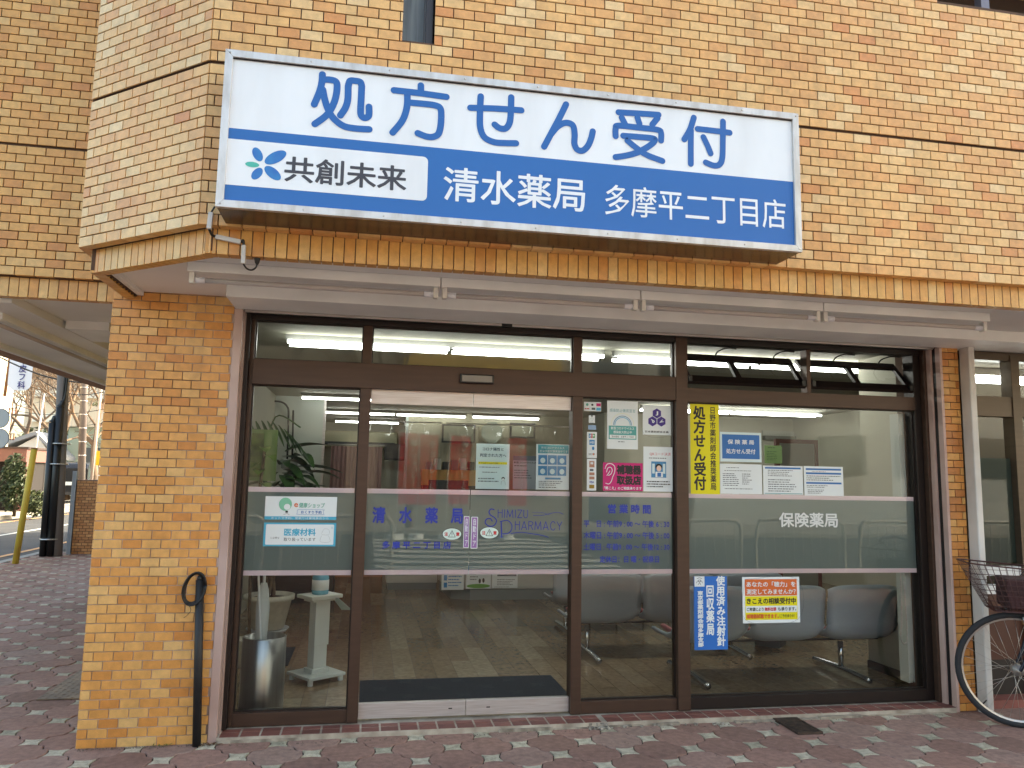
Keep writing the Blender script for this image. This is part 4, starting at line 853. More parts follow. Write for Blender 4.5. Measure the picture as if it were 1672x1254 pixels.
poster('hearing_sticker', 'magenta sticker with a white ear outline and black lettering on the centre pane', 'sticker', er, MAG,
  [('t', '補聴器', INK, .05, (.34, .07, .96, .42)), ('t', '取扱店', INK, .05, (.34, .45, .96, .79)), ('t', '「聞こえ」のご相談承ります', W, .02, (.03, .85, .97, .96)),
   ('s', W, [[(.05, .22), (.10, .07), (.20, .04), (.29, .14), (.29, .34), (.24, .52), (.21, .66), (.15, .76), (.07, .74)], [(.09, .34), (.12, .2), (.19, .17), (.23, .27), (.20, .4), (.14, .46)], [(.10, .46), (.14, .38), (.17, .30)]], .0045, (0, 0, 1, 1))], Y=YC-.001)
v4 = vinyl('blue vinyl opening hours in five lines on the centre pane', 0)
HRS = [('営 業 時 間', ((1.525, 1.2668)[0], (1.8138, 1.2699)[0], (1.6604, 1.243)[1], (1.6604, 1.3014)[1]), .03),
 ('平　日 : 午前9 : 00 ～ 午後 6 : 30', ((1.3651, 1.1849)[0], (1.9401, 1.1893)[0], (1.6604, 1.1557)[1], (1.6604, 1.2003)[1]), .02),
 ('木曜日 : 午前9 : 00 ～ 午後 5 : 00', ((1.3651, 1.1849)[0], (1.9401, 1.1893)[0], (1.6604, 1.0823)[1], (1.6604, 1.1286)[1]), .02),
 ('土曜日 : 午前9 : 00 ～ 午後12 : 30', ((1.3651, 1.1849)[0], (1.9401, 1.1893)[0], (1.6603, 1.0111)[1], (1.6603, 1.0553)[1]), .02),
 ('定休日：日 曜・祝祭日', ((1.4724, 1.1853)[0], (1.8677, 1.1883)[0], (1.6603, 0.9344)[1], (1.6603, 0.9765)[1]), .02)]
for s, q, bo_ in HRS: text('lettering', s, VBL, q, .0285, v4, bold=bo_)
# right bay
poster('yellow_banner', 'tall yellow sticker with two columns of black lettering on the right window', 'sticker', (2.09, 2.294, 1.3749, 1.9723), YEL,
  [('v', '処方せん受付', INK, .035, (.12, .035, .52, .955)), ('v', '日野市薬剤師会推奨薬局', INK, .02, (.68, .04, .88, .955))], Y=.0285)
poster('blue_sign', 'small white-bordered blue plate above the first white notice on the right window', 'sign', (2.3006, 2.5964, 1.5906, 1.7872), WG,
  [('r', BLU, (.045, .08, .955, .90)), ('t', '保 険 薬 局', W, .02, (.18, .25, .82, .41)), ('t', '処方せん受付', W, .02, (.14, .56, .85, .73))], Y=YC)
poster('paper_notice', 'first white printed notice under the blue plate on the right window', 'notice', (2.2972, 2.5959, 1.3792, 1.576), W, [('l', GRY, 1, (.15, .1, .65, .15)), ('l', GRY, 1, (.1, .2, .8, .25)), ('l', GRY, 7, (.06, .3, .45, .75)), ('l', GRY, 6, (.52, .3, .75, .7)), ('l', GRY, 1, (.1, .8, .85, .86))], Y=YC)
poster('paper_notice', 'middle white printed notice with one blue header line on the right window', 'notice', (2.6048, 2.8952, 1.3794, 1.5703), W, [('r', BLU, (.05, .05, .95, .11)), ('l', GRY, 4, (.12, .13, .75, .38)), ('l', GRY, 6, (.12, .45, .9, .92)), ('r', TEAL, (.03, .955, .97, .975))], Y=YC)
poster('paper_notice', 'last white printed notice with three blue header lines on the right window', 'notice', (2.9034, 3.1962, 1.3754, 1.5725), W, [('r', BLU, (.05, .07, .95, .13)), ('r', BLU, (.05, .21, .95, .27)), ('r', BLU, (.05, .54, .95, .60)), ('l', GRY, 1, (.2, .16, .8, .2)), ('l', GRY, 3, (.06, .3, .95, .5)), ('l', GRY, 2, (.06, .63, .8, .74)), ('l', GRY, 3, (.08, .78, .5, .94))], Y=YC)
poster('wall_note', 'green paper note taped on the back wall behind the right window', 'notice', (3.4794, 3.6477, 1.6298, 1.7894), GPAP, [('l', INK, 1, (.2, .08, .85, .18)), ('l', mat('ink_dark_green', (40, 70, 40), .6), 6, (.12, .3, .85, .85))], Y=1.6)
v5 = vinyl('white vinyl insurance-pharmacy lettering on the frosted band of the right window', 0)
text('lettering', '保険薬局', BYEL, ((2.7124, 1.2069)[0], (3.1454, 1.2104)[0], (2.9303, 1.164)[1], (2.9334, 1.2615)[1]), .0285, v5, bold=.02)
poster('needle_banner', 'tall blue sticker with white vertical lettering below the pink stripe on the right window', 'sticker', (2.1033, 2.3334, 0.386, 0.8466), DBL,
  [('v', '使用済み注射針', W, .035, (.68, .0, .93, .95)), ('v', '回収薬局', W, .03, (.37, .13, .60, .80)), ('v', '東京都薬剤師会南多摩支部', W, .04, (.11, .20, .27, .955)), ('r', W, (.02, .0, .32, .14)), ('s', INK, [[(.10, .03), (.17, .02), (.24, .03)], [(.08, .09), (.12, .06), (.17, .08), (.22, .06), (.26, .09)], [(.13, .115), (.17, .09), (.21, .115)], [(.14, .05), (.2, .05), (.17, .08), (.14, .05)]], .0025, (0, 0, 1, 1))], Y=.0285)
poster('hearing_notice', 'orange and yellow hearing-test notice in a white border on the right window', 'notice', (2.4402, 2.8476, 0.5468, 0.841), W,
  [('r', ORA, (.045, .05, .955, .41)), ('r', YEL, (.045, .42, .955, .93)), ('r', W, (.055, .63, .945, .77)), ('t', 'あなたの「聴力」を', W, .02, (.07, .10, .93, .22)), ('t', '測定してみませんか？', W, .02, (.07, .26, .93, .38)),
   ('t', 'きこえの相談受付中', INK, .03, (.07, .455, .93, .59)), ('t', 'ご希望により', INK, .02, (.07, .66, .36, .74)), ('t', '無料出張', RED, .03, (.38, .66, .58, .74)), ('t', 'も承ります。', INK, .02, (.61, .66, .93, .74)), ('t', '補聴器試聴できます。', ORA, .04, (.06, .80, .62, .90)), ('t', '（ご予約承り中！）', INK, .0, (.63, .81, .94, .89)), ('s', INK, [[(.045, .05), (.955, .05), (.955, .93), (.045, .93), (.045, .05)]], .001, (0, 0, 1, 1))], Y=YC)

# ================================================================= INTERIOR THINGS
CHG = mat('bench_shell_grey', (146, 158, 168), .42); PNK = mat('seat_pad_pink', (176, 108, 112), .75); CHROME = mat('chair_chrome', (196, 198, 200), .18, .95)
def bench(x0, sw, n, y, lab):
    t = thing('waiting_bench', lab, 'bench', (x0, y, .031), 0, 'grey waiting benches with their backs to the window')
    for k in range(n):
        cx = sw*(k+.5); hw = sw/2-.006
        def shell(off, grow, nm, m_, u0=0, u1=1):
            prof = [(-.005, .84), (-.012, .80), (-.004, .72), (.012, .62), (.02, .53), (.035, .46), (.075, .41), (.15, .385), (.28, .38), (.40, .385), (.455, .375)]
            prof = [(a, .69-(.84-b)*.93) for a, b in prof][u0:len(prof)+u1]; N = 12; g = MB()
            for i, (py, pz) in enumerate(prof):
                if pz > .65: wf = .985
                elif pz > .37: wf = .985
                elif py < .08: wf = .985
                else: wf = .985
                for j in range(N+1):
                    s = -1+2*j/N; ex = abs(s)**5
                    g.v.append((cx+s*(hw-grow)*wf, py+off+.035*ex*(1 if pz > .37 else .2), pz+(-.035*ex if pz > .65 else (.06*ex if pz < .40 else 0))+off*.6))
            for i in range(len(prof)-1):
                for j in range(N): a = i*(N+1)+j; g.f.append((a, a+1, a+N+2, a+N+1)); g.m.append(0)
            o = g.build(nm, m_, t, smooth=True); md = o.modifiers.new('thick', 'SOLIDIFY'); md.thickness = .018; md.offset = 1; return o
        shell(0, 0, 'seat_shell', CHG); shell(.026, .075, 'back_pad', PNK, 1, -7); shell(.024, .085, 'seat_pad', PNK, 7, 0)
    L = sw*n
    box('beam', BLACK, .12, L-.12, .14, .18, .268, .278, t)
    for xl in (.26*sw+.05, L-.62*sw):
        tube('leg', CHROME, [(xl, .23, .24), (xl, .23, .04)], .02, t, n=12); tube('foot', CHROME, crom([(xl, -.10, .03), (xl, -.08, .032), (xl, .23, .045), (xl, .56, .032), (xl, .58, .03)], 3), [.012]+[.022]*11+[.012], t, n=12)
    return t
p0 = (2.1544, 0.5403); p1 = (3.9691, 0.5167)
bench(p0[0], (p1[0]-p0[0])/3, 3, .5, 'front grey bench of three seats right behind the big right window')
p2 = (1.6182, 0.4128); p3 = (2.2378, 0.4048)
bench(p2[0], p3[0]-p2[0], 3, 1.3, 'second grey bench, seen through the pane with the opening hours')
bench((1.7152, 0.4148)[0], .5, 4, 2.25, 'third grey bench, nearest the counter')
MATB = mat('dark_blue_mat', (34, 40, 50), .95, rgb2=(52, 60, 72), scale=160, bump=.6, bscale=220)
mt = box('door_mat', MATB, .012, 1.375, .335, .90, .031, .043, bevel=.003); tag(mt, 'large dark blue entrance mat right behind the sliding doors', 'mat')
ma = (-0.5055, 1.262); mb = (-0.4671, 1.9692)
tag(box('floor_mat', MATB, -.83, -.52, 1.42, 2.05, .031, .038, bevel=.003), 'small dark blue mat on the shop floor behind the steel umbrella bin', 'mat')
# sanitizer stand
WP = mat('white_melamine', (206, 212, 208), .4)
st = thing('sanitizer_stand', 'white pedestal stand with a square foot behind the left pane', 'stand', (-.29, 1.0, .031), .62)
sb_ = MB(); sb_.box(-.145, .145, -.145, .145, .035, .055); sb_.build('foot_plate', WP, st, bevel=.003)
for a in (-1, 1):
    for c in (-1, 1): MB().lathe([(.001, .0), (.018, 0), (.018, .034), (.001, .034)], (a*.12, c*.12, 0), 12).build('foot', WP, st)
box('column', WP, -.052, .052, -.04, .04, .055, .56, st, bevel=.003); box('column_cover', WP, -.06, .055, -.052, -.038, .24, .55, st, bevel=.002); box('column_cover', WP, -.07, .065, -.055, .055, .055, .085, st, bevel=.002)
box('top_plate', WP, -.125, .125, -.10, .10, .56, .585, st, bevel=.003); box('top_brace', WP, -.09, .09, -.06, .06, .54, .56, st)
MB().prism([(.12, -.05, .55), (.22, -.08, .46), (.24, .08, .44), (.12, .05, .56)], (0, 0, .003)).build('paper_flap', WG, st)
bt = thing('gel_bottle', 'light blue sanitizer bottle standing on the white pedestal', 'bottle', (-.29, 1.0, .617))
MB().lathe([(.001, 0), (.055, 0), (.058, .02), (.058, .12), (.04, .15), (.015, .165), (.015, .19), (.001, .19)], n=20).build('bottle_body', mat('blue_gel_plastic', (110, 180, 206), .2), bt, smooth=True)
MB().lathe([(.059, .03), (.0592, .03), (.0592, .10), (.059, .10)], n=20).build('bottle_label', W, bt, smooth=True); tube('pump', W, [(0, 0, .19), (0, 0, .23), (-.05, 0, .235)], .007, bt)
# umbrella bin
ub = thing('umbrella_bin', 'tall round stainless steel umbrella bin behind the left pane', 'umbrella stand', (-.575, .33, .031))
CS = mat('polished_steel', (176, 178, 178), .30, .9, rgb2=(150, 152, 150), scale=3, stretch=(8, 8, .3))
MB().lathe([(.001, 0), (.128, 0), (.130, .01), (.130, .43), (.124, .435), (.118, .43), (.118, .03), (.001, .03)], n=40).build('bin_wall', CS, ub, smooth=True)
um = thing('umbrella', 'folded white umbrella with a curved handle standing in the steel bin', 'umbrella', (-.60, .36, .08))
MB().lathe([(.012, .0), (.03, .25), (.042, .55), (.030, .66), (.018, .70)], n=10).build('canopy', mat('clear_white_vinyl', (190, 200, 200), .3), um, smooth=True)
tube('handle', W, crom([(0, 0, .68), (0, 0, .86), (.02, 0, .93), (.06, 0, .94), (.085, 0, .90), (.085, 0, .86)]), .009, um)
u2 = thing('umbrella', 'second thin white umbrella shaft leaning in the steel bin', 'umbrella', (-.56, .28, .08)); tube('shaft', W, [(0, 0, 0), (-.09, .05, .95)], .0065, u2)
# potted plant
pt = thing('potted_plant', 'potted plant with braided trunk and glossy leaves in the left corner of the shop', 'plant', (-.83, 2.75, .031))
POT = mat('pot_stone_white', (208, 204, 190), .7, var=.1, scale=20)
MB().lathe([(.001, .03), (.13, .03), (.145, .04), (.20, .28), (.225, .29), (.228, .33), (.205, .335), (.19, .30), (.001, .29)], n=32).build('pot', POT, pt, smooth=True)
MB().lathe([(.001, 0), (.16, 0), (.19, .035), (.18, .035), (.15, .012), (.001, .012)], n=32).build('saucer', mat('saucer_white', (196, 200, 206), .5), pt, smooth=True)
MB().lathe([(.19, .295), (.10, .31), (.001, .315)], n=20).build('soil', mat('soil', (50, 38, 30), .95, bump=1, bscale=60), pt)
TRK = mat('plant_trunk', (104, 88, 68), .9, rgb2=(70, 58, 44), scale=20, bump=.5)
for q in range(3):
    tube('stem', TRK, [(.035*math.cos(5*k/12+q*2.1), .035*math.sin(5*k/12+q*2.1), .30+.06*k) for k in range(14)], [.022]*14, pt)
LEAF = mat('glossy_leaf', (74, 108, 60), .35, rgb2=(50, 82, 46), scale=12); LEAF2 = mat('pale_leaf', (104, 126, 58), .4, rgb2=(70, 100, 44), scale=10)
def leaf(parent, base, dirv, L, wd, droop, m_=LEAF):
    d = Vector(dirv).normalized(); side = d.cross(Vector((0, 0, 1))).normalized(); g = MB(); n = 7
    for i in range(n+1):
        t = i/n; p = Vector(base)+d*L*t+Vector((0, 0, -droop*t*t)); w_ = wd*math.sin(math.pi*min(1, t*.92+.06))**.8
        for s, dz in ((-1, .12*w_), (0, -.05*w_), (1, .12*w_)): g.v.append(tuple(p+side*s*w_/2+Vector((0, 0, dz))))
    for i in range(n):
        for j in (0, 1): a = i*3+j; g.f.append((a, a+1, a+4, a+3)); g.m.append(0)
    return g.build('leaf', m_, parent, smooth=True)
for k in range(44):
    a = R.uniform(0, 2*math.pi); z = R.uniform(1.15, 1.65); rr_ = R.uniform(.05, .22); leaf(pt, (rr_*math.cos(a), rr_*math.sin(a), z), (math.cos(a), math.sin(a), R.uniform(-.1, .7)), R.uniform(.26, .46), R.uniform(.10, .17), R.uniform(.10, .28))
tube('leaf_stem', LEAF, crom([(0, 0, 1.0), (-.1, 0, 1.5), (-.02, -.1, 1.95), (.22, -.25, 1.85)]), .007, pt)
for k in range(11):
    t = k/10; leaf(pt, (-.28+.50*t, -.2, 1.86+.10*math.sin(2.5*t)-.25*t*t), (.35+.5*t, -.3, -.9), .22, .055, .05)
# second plant, green picture and pipes on the left wall
pic = thing('framed_picture', 'green leafy picture in a pale green frame on the left wall of the shop', 'picture')
pxx = (-0.9006, 1.7054); pyy = (-0.716, 1.3501)
box('picture_frame', mat('pale_green_frame', (104, 128, 78), .6), -.995, -.70, 1.55, 1.58, 1.40, 1.80, pic); box('picture_print', mat('dark_leaf_print', (38, 56, 26), .6, rgb2=(92, 110, 50), scale=9), -.975, -.80, 1.545, 1.55, 1.43, 1.77, pic)
lp2 = thing('fig_plant', 'small plant with round yellow-green leaves beside the green picture', 'plant', (-.80, 1.45, .031))
tube('stem', TRK, crom([(0, 0, 0), (-.03, 0, .7), (.02, 0, 1.6)]), .012, lp2)
for z, x_ in ((1.35, .08), (1.50, -.06), (1.62, .05), (1.45, .0), (1.28, -.09), (1.56, .12)): leaf(lp2, (x_*.3, -.03, z), (x_*3, -.5, .1), .13, .09, .06, LEAF2)
MB().lathe([(.001, 0), (.09, 0), (.12, .2), (.001, .2)], n=20).build('pot', POT, lp2)
pp = thing('wall_pipes', 'two thin dark conduits on the white partition behind the leaves', 'pipe')
PIPE = mat('dark_conduit', (44, 44, 44), .5)
tube('conduit', PIPE, crom([((-1.2943, 2.3836)[0], 5.5, (-1.2943, 2.3836)[1]), ((-1.1273, 2.3817)[0], 5.5, (-1.1273, 2.3817)[1]), ((-1.0403, 2.3214)[0], 5.5, (-1.0403, 2.3214)[1]), ((-1.0185, 2.1954)[0], 5.5, (-1.0185, 2.1954)[1]), ((-1.0043, 1.6303)[0], 5.5, (-1.0043, 1.6303)[1])]), .012, pp); tube('conduit', PIPE, [((-0.9616, 2.2765)[0], 5.5, (-0.9616, 2.2765)[1]), ((-0.9438, 1.6316)[0], 5.5, (-0.9438, 1.6316)[1])], .012, pp); jb = (-0.9741, 1.6309); box('junction_box', mat('junction_grey', (120, 124, 120), .5), jb[0]-.10, jb[0]+.10, 5.46, 5.5, jb[1]-.10, jb[1], pp)
part = thing('partition', 'pale green-white partition wall behind the leaves in the left pane', 'partition'); qa = (-0.5873, 2.0564)[0]; box('partition_panel', mat('partition_panel_white', (182, 188, 180), .6), -1.24, qa, 5.6, 5.65, .03, 2.47, part); box('partition_edge', ALU, qa, qa+.03, 5.59, 5.66, .03, 2.47, part)
# pink low table behind the pot
tb = thing('pink_sofa', 'low pink upholstered seat along the wall behind the potted plant', 'sofa'); box('seat_pad', PNK, -1.18, -.28, 4.3, 4.85, .34, .52, tb, bevel=.03); box('backrest', PNK, -1.18, -.28, 4.85, 4.98, .34, .85, tb, bevel=.03); box('sofa_base', BLACK, -1.15, -.32, 4.36, 4.9, .031, .34, tb)
# counter
CT = mat('counter_grey_white', (176, 182, 178), .5, var=.05, scale=2); CTD = mat('counter_plinth', (120, 128, 128), .5)
c1 = thing('counter', 'pale grey angled reception counter with posters on its front', 'counter')
cp = [(.95, 5.3), (1.02, 4.55), (1.25, 4.42), (2.0, 4.42), (3.4, 4.42), (3.4, 5.3)]
MB().prism([(x, y, .16) for x, y in cp], (0, 0, .84)).build('counter_front', CT, c1); MB().prism([(x+(.02 if x < 1.1 else 0), y+.02, .031) for x, y in cp], (0, 0, .13)).build('plinth', CTD, c1); MB().prism([(x-.03, y-.03, 1.0) for x, y in cp], (0, 0, .04)).build('counter_top', WP, c1)
c2 = thing('side_counter', 'farther low grey counter section left of the reception counter', 'counter'); box('counter_front', CT, .30, .94, 5.3, 5.9, .12, 1.0, c2); box('plinth', CTD, .32, .93, 5.32, 5.9, .031, .12, c2)
c3 = thing('wooden_cabinet', 'orange-brown wooden cabinet at the far left of the counter', 'cabinet'); box('cabinet_body', mat('orange_wood', (170, 104, 52), .45, var=.2, scale=5), -.6, .28, 6.6, 7.1, .031, 1.0, c3); box('cabinet_top', mat('wood_top', (190, 130, 70), .4), -.62, .3, 6.58, 7.1, 1.0, 1.03, c3)
poster('counter_poster', 'white poster with blue blocks on the left of the counter front', 'poster', (0.9078, 1.1682, 0.1548, 0.4915), W, [('r', BLU, (.35, .0, .75, .12)), ('l', GRY, 3, (.5, .2, .8, .4)), ('r', CB, (.1, .5, .25, .68)), ('r', CB, (.1, .75, .25, .92)), ('l', CB, 4, (.3, .5, .95, .9))], Y=4.40)
poster('counter_poster', 'colourful poster with a green hill and cyclist in the middle of the counter front', 'poster', (1.1961, 1.4865, 0.1663, 0.47), W, [('o', BLU, (.05, .0, .6, .4)), ('o', mat('hill_green', (110, 170, 80), .6), (.02, .82, .98, .98)), ('o', PNK, (.75, .1, .95, .45)), ('o', INK, (.5, .62, .6, .8)), ('o', INK, (.65, .6, .75, .78)), ('l', GRY, 3, (.15, .4, .5, .7))], Y=4.40)
poster('counter_poster', 'white printed poster on the right of the counter front', 'poster', (1.5021, 1.8092, 0.1709, 0.4554), W, [('r', GRY, (.2, .45, .95, .52)), ('l', GRY, 4, (.2, .62, .9, .9)), ('l', INK, 1, (.1, .93, .95, .98)), ('o', PNK, (.0, .1, .15, .4))], Y=4.40)
# things behind the counter
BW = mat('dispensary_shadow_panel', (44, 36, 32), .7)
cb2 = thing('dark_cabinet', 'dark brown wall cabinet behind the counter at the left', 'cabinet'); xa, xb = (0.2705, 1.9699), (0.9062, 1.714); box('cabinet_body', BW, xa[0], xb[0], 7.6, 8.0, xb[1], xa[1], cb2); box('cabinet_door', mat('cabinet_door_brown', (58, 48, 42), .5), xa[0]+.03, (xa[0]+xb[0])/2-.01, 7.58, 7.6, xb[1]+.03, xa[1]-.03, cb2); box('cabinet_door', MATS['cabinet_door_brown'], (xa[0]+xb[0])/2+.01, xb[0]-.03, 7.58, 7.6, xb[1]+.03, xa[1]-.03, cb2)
mi = thing('octagonal_mirror', 'octagonal mirror in a grey frame on the back wall above the notices', 'mirror'); mc = (1.9563, 2.1875)
def octo(r_, y, nm, m_, par): MB().prism([(mc[0]+r_*math.cos(math.pi*(k+.5)/4), y, mc[1]+r_*math.sin(math.pi*(k+.5)/4)) for k in range(8)], (0, .03, 0)).build(nm, m_, par)
octo(.225, 7.5, 'mirror_frame', mat('mirror_frame_grey', (120, 116, 96), .4), mi); octo(.18, 7.485, 'mirror_glass', mat('mirror_glass', (120, 126, 114), .18, .5), mi)
for (a_, b_, lab) in (((1.148, 2.2975), (1.685, 2.0009), 'dark framed picture on the back wall left of the octagonal mirror'), ((2.2452, 2.3513), (2.6638, 2.1059), 'dark framed picture on the back wall right of the octagonal mirror')):
    t = thing('wall_frame', lab, 'picture'); box('picture_frame', BLACK, a_[0], b_[0], 7.46, 7.49, b_[1], a_[1], t); box('picture_print', mat('frame_print', (110, 112, 96), .3), a_[0]+.03, b_[0]-.03, 7.45, 7.46, b_[1]+.03, a_[1]-.03, t)
bwl = thing('back_partition', 'olive-beige partition wall carrying the mirror and frames behind the counter', 'partition'); box('partition_panel', mat('olive_beige_wall', (140, 136, 118), .8), .62, 3.48, 7.52, 7.6, .03, 2.47, bwl); box('partition_edge', mat('partition_edge_grey', (150, 160, 156), .5), .58, .62, 7.5, 7.62, .03, 2.47, bwl)
shx = thing('dispensary_shelf', 'shelf of orange-brown boxes behind the counter left of the pale notice', 'shelf')
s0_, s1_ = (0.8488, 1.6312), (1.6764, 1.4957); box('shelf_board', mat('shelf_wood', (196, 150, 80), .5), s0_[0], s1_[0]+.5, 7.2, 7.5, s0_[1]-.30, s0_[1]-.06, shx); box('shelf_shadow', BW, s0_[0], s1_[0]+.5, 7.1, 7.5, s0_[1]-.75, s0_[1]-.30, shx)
for k in range(9): box('box_file', mat(('file_grey', 'file_white', 'file_dark')[k % 3], ((120, 120, 116), (190, 190, 180), (60, 56, 52))[k % 3], .6), s0_[0]+.05+.13*k, s0_[0]+.14+.13*k, 7.15, 7.35, s0_[1]-.06, s0_[1]+R.uniform(.05, .14), shx)
mon = thing('computer_monitor', 'dark computer monitor standing on the counter', 'monitor', (1.02, 5.0, 1.0)); box('screen', BLACK, -.25, .25, 0, .03, .08, .42, mon, bevel=.005); box('stand_foot', BLACK, -.1, .1, -.05, .1, .04, .055, mon); box('stand_neck', BLACK, -.02, .02, .02, .05, .05, .12, mon)
cur = thing('pink_curtain', 'pinkish brown pleated curtain at the far left of the shop', 'curtain'); ca, cb_ = (-0.4948, 1.8579), (-0.0465, 1.2852)
g = MB(); n = 60
for i in range(n+1):
    x_ = ca[0]+(cb_[0]+.25-ca[0])*i/n; yy = 6.2+.025*math.sin(i*1.25)+.01*math.sin(i*2.9)
    for z in (.35, ca[1]): g.v.append((x_, yy, z))
for i in range(n): g.f.append((2*i, 2*i+2, 2*i+3, 2*i+1)); g.m.append(0)
g.build('curtain_cloth', mat('curtain_pink_brown', (150, 116, 112), .85), cur, smooth=True); tube('curtain_rail', ALU, [(ca[0]-.05, 6.2, ca[1]+.02), (cb_[0]+.3, 6.2, ca[1]+.02)], .012, cur)
# clear vinyl sheets hung before the counter
VIN = glass_mat('clear_vinyl', (.97, .98, .98), 1.35, wob=.5)
for xx0, xx1, lab in ((-.2, .85, 'clear vinyl splash screen hanging left of the counter'), (.95, 2.5, 'clear vinyl splash screen hanging over the counter')):
    g = MB(); n = 30
    for i in range(n+1):
        for z in (1.05, 2.1): g.v.append((xx0+(xx1-xx0)*i/n, 4.6+.03*math.sin(i*.9+z)+.02*math.sin(i*2.3), z))
    for i in range(n): g.f.append((2*i, 2*i+2, 2*i+3, 2*i+1)); g.m.append(0)
    t = thing('vinyl_screen', lab, 'screen'); g.build('vinyl_sheet', VIN, t, smooth=True); tube('hanging_rod', ALU, [(xx0-.02, 4.6, 2.11), (xx1+.02, 4.6, 2.11)], .008, t)
ac = thing('air_conditioner', 'long beige air conditioner on the back wall left of the curtain lamp', 'air conditioner'); box('unit_body', mat('ac_beige', (150, 146, 118), .5), -.85, .55, 9.9, 10.2, 1.98, 2.28, ac, bevel=.02); box('air_slot', BLACK, -.8, .5, 9.89, 9.9, 2.02, 2.08, ac)
# right part: shelf line, round clock, door frame, blind, bin
sl = thing('wall_ledge', 'grey ledge high on the back wall behind the right window', 'ledge'); la, lb_ = (6.0728, 2.2734), (7.2313, 2.1318); box('ledge_board', mat('ledge_grey', (112, 110, 104), .6), la[0], lb_[0], 6.30, 6.40, lb_[1], lb_[1]+.06, sl); box('ledge_face', mat('ledge_pale', (176, 176, 166), .6), la[0], lb_[0], 6.36, 6.40, lb_[1]+.06, la[1], sl)
ck = thing('round_clock', 'round grey-beige disc clock on the back wall behind the right window', 'clock'); cc = (6.6937, 1.9823)
MB().prism([(cc[0]+.20*math.cos(math.pi*k/12), 6.36, cc[1]+.20*math.sin(math.pi*k/12)) for k in range(24)], (0, .03, 0)).build('clock_face', mat('clock_beige', (140, 134, 110), .5), ck)
dfm = thing('inner_door', 'pale inner door with a red-brown frame in the right part of the shop', 'door'); box('door_frame', mat('red_brown_frame', (126, 70, 64), .5), 4.95, 5.0, 4.0, 4.05, .03, 1.95, dfm); box('door_frame', MATS['red_brown_frame'], 5.48, 5.52, 4.0, 4.05, .03, 1.95, dfm); box('door_frame', MATS['red_brown_frame'], 4.95, 5.52, 4.0, 4.05, 1.95, 2.0, dfm); box('door_leaf', mat('inner_door_leaf', (160, 160, 150), .6), 5.0, 5.48, 4.02, 4.06, .03, 1.95, dfm)
bl_ = thing('window_blind', 'folded white vertical blind with a bead chain at the right edge of the window', 'blind'); BLM = mat('blind_white', (188, 192, 186), .6)
for k in range(5): box('blind_slat', BLM, 3.69+.012*k, 3.699+.012*k, .10+.004*k, .19, .12+.015*(k % 2), 1.96, bl_)
tube('bead_chain', ALU, crom([(3.66, .10, 1.3), (3.655, .10, .6), (3.64, .10, .42), (3.67, .10, .38), (3.69, .10, .45), (3.68, .1, .8)]), .004, bl_)
bn = thing('waste_bin', 'blue-grey plastic waste bin behind the last seat of the front bench', 'bin', (3.58, 1.75, .031)); MB().lathe([(.001, 0), (.15, 0), (.19, .42), (.18, .42), (.15, .02), (.001, .02)], n=4).build('bin_wall', mat('bin_blue_grey', (84, 98, 108), .5), bn)
kp = thing('black_frame_shelf', 'small black wire rack by the right-hand wall behind the benches', 'rack')
for z in (.86, .95, 1.05): box('rack_shelf', BLACK, 2.4, 3.3, 3.4, 3.7, z, z+.012, kp)
for x_ in (2.4, 2.7, 3.0, 3.29): tube('rack_post', BLACK, [(x_, 3.4, .04), (x_, 3.4, 1.1)], .008, kp)
for k in range(7): tag(box('leaflet', (W, WG, CT)[k % 3], 4.60+.14*k, 4.70+.14*k, 5.6, 5.61, 1.05+.06*(k % 2), 1.2+.1*(k % 3)), ('first', 'second', 'third', 'fourth', 'fifth', 'sixth', 'seventh')[k]+' leaflet from the inner door on the far right wall of the shop', 'leaflet', 'leaflets on the right wall')

# ================================================================= BICYCLE
bk = thing('bicycle', 'dark blue city bicycle with a brown wire basket leaning by the white post', 'bicycle', (3.985, -.50, 0), math.radians(-28))
TY = mat('tyre_rubber', (38, 40, 44), .8); RIM = mat('rim_steel', (190, 188, 184), .3, .8); SPK = mat('spoke_steel', (180, 176, 170), .3, .8); BF = mat('frame_navy', (22, 28, 44), .3, .3)
def ring(r_, tr_, n=48, k=10, c=(0, 0, 0), m_=None, nm='tyre', par=None):
    g = MB()
    for i in range(n):
        a = 2*math.pi*i/n
        for j in range(k):
            b_ = 2*math.pi*j/k; q = r_+tr_*math.cos(b_); g.v.append((c[0]+q*math.cos(a), c[1]+tr_*math.sin(b_), c[2]+q*math.sin(a)))
    for i in range(n):
        for j in range(k): g.f.append((i*k+j, ((i+1) % n)*k+j, ((i+1) % n)*k+(j+1) % k, i*k+(j+1) % k)); g.m.append(0)
    return g.build(nm, m_, par, smooth=True)
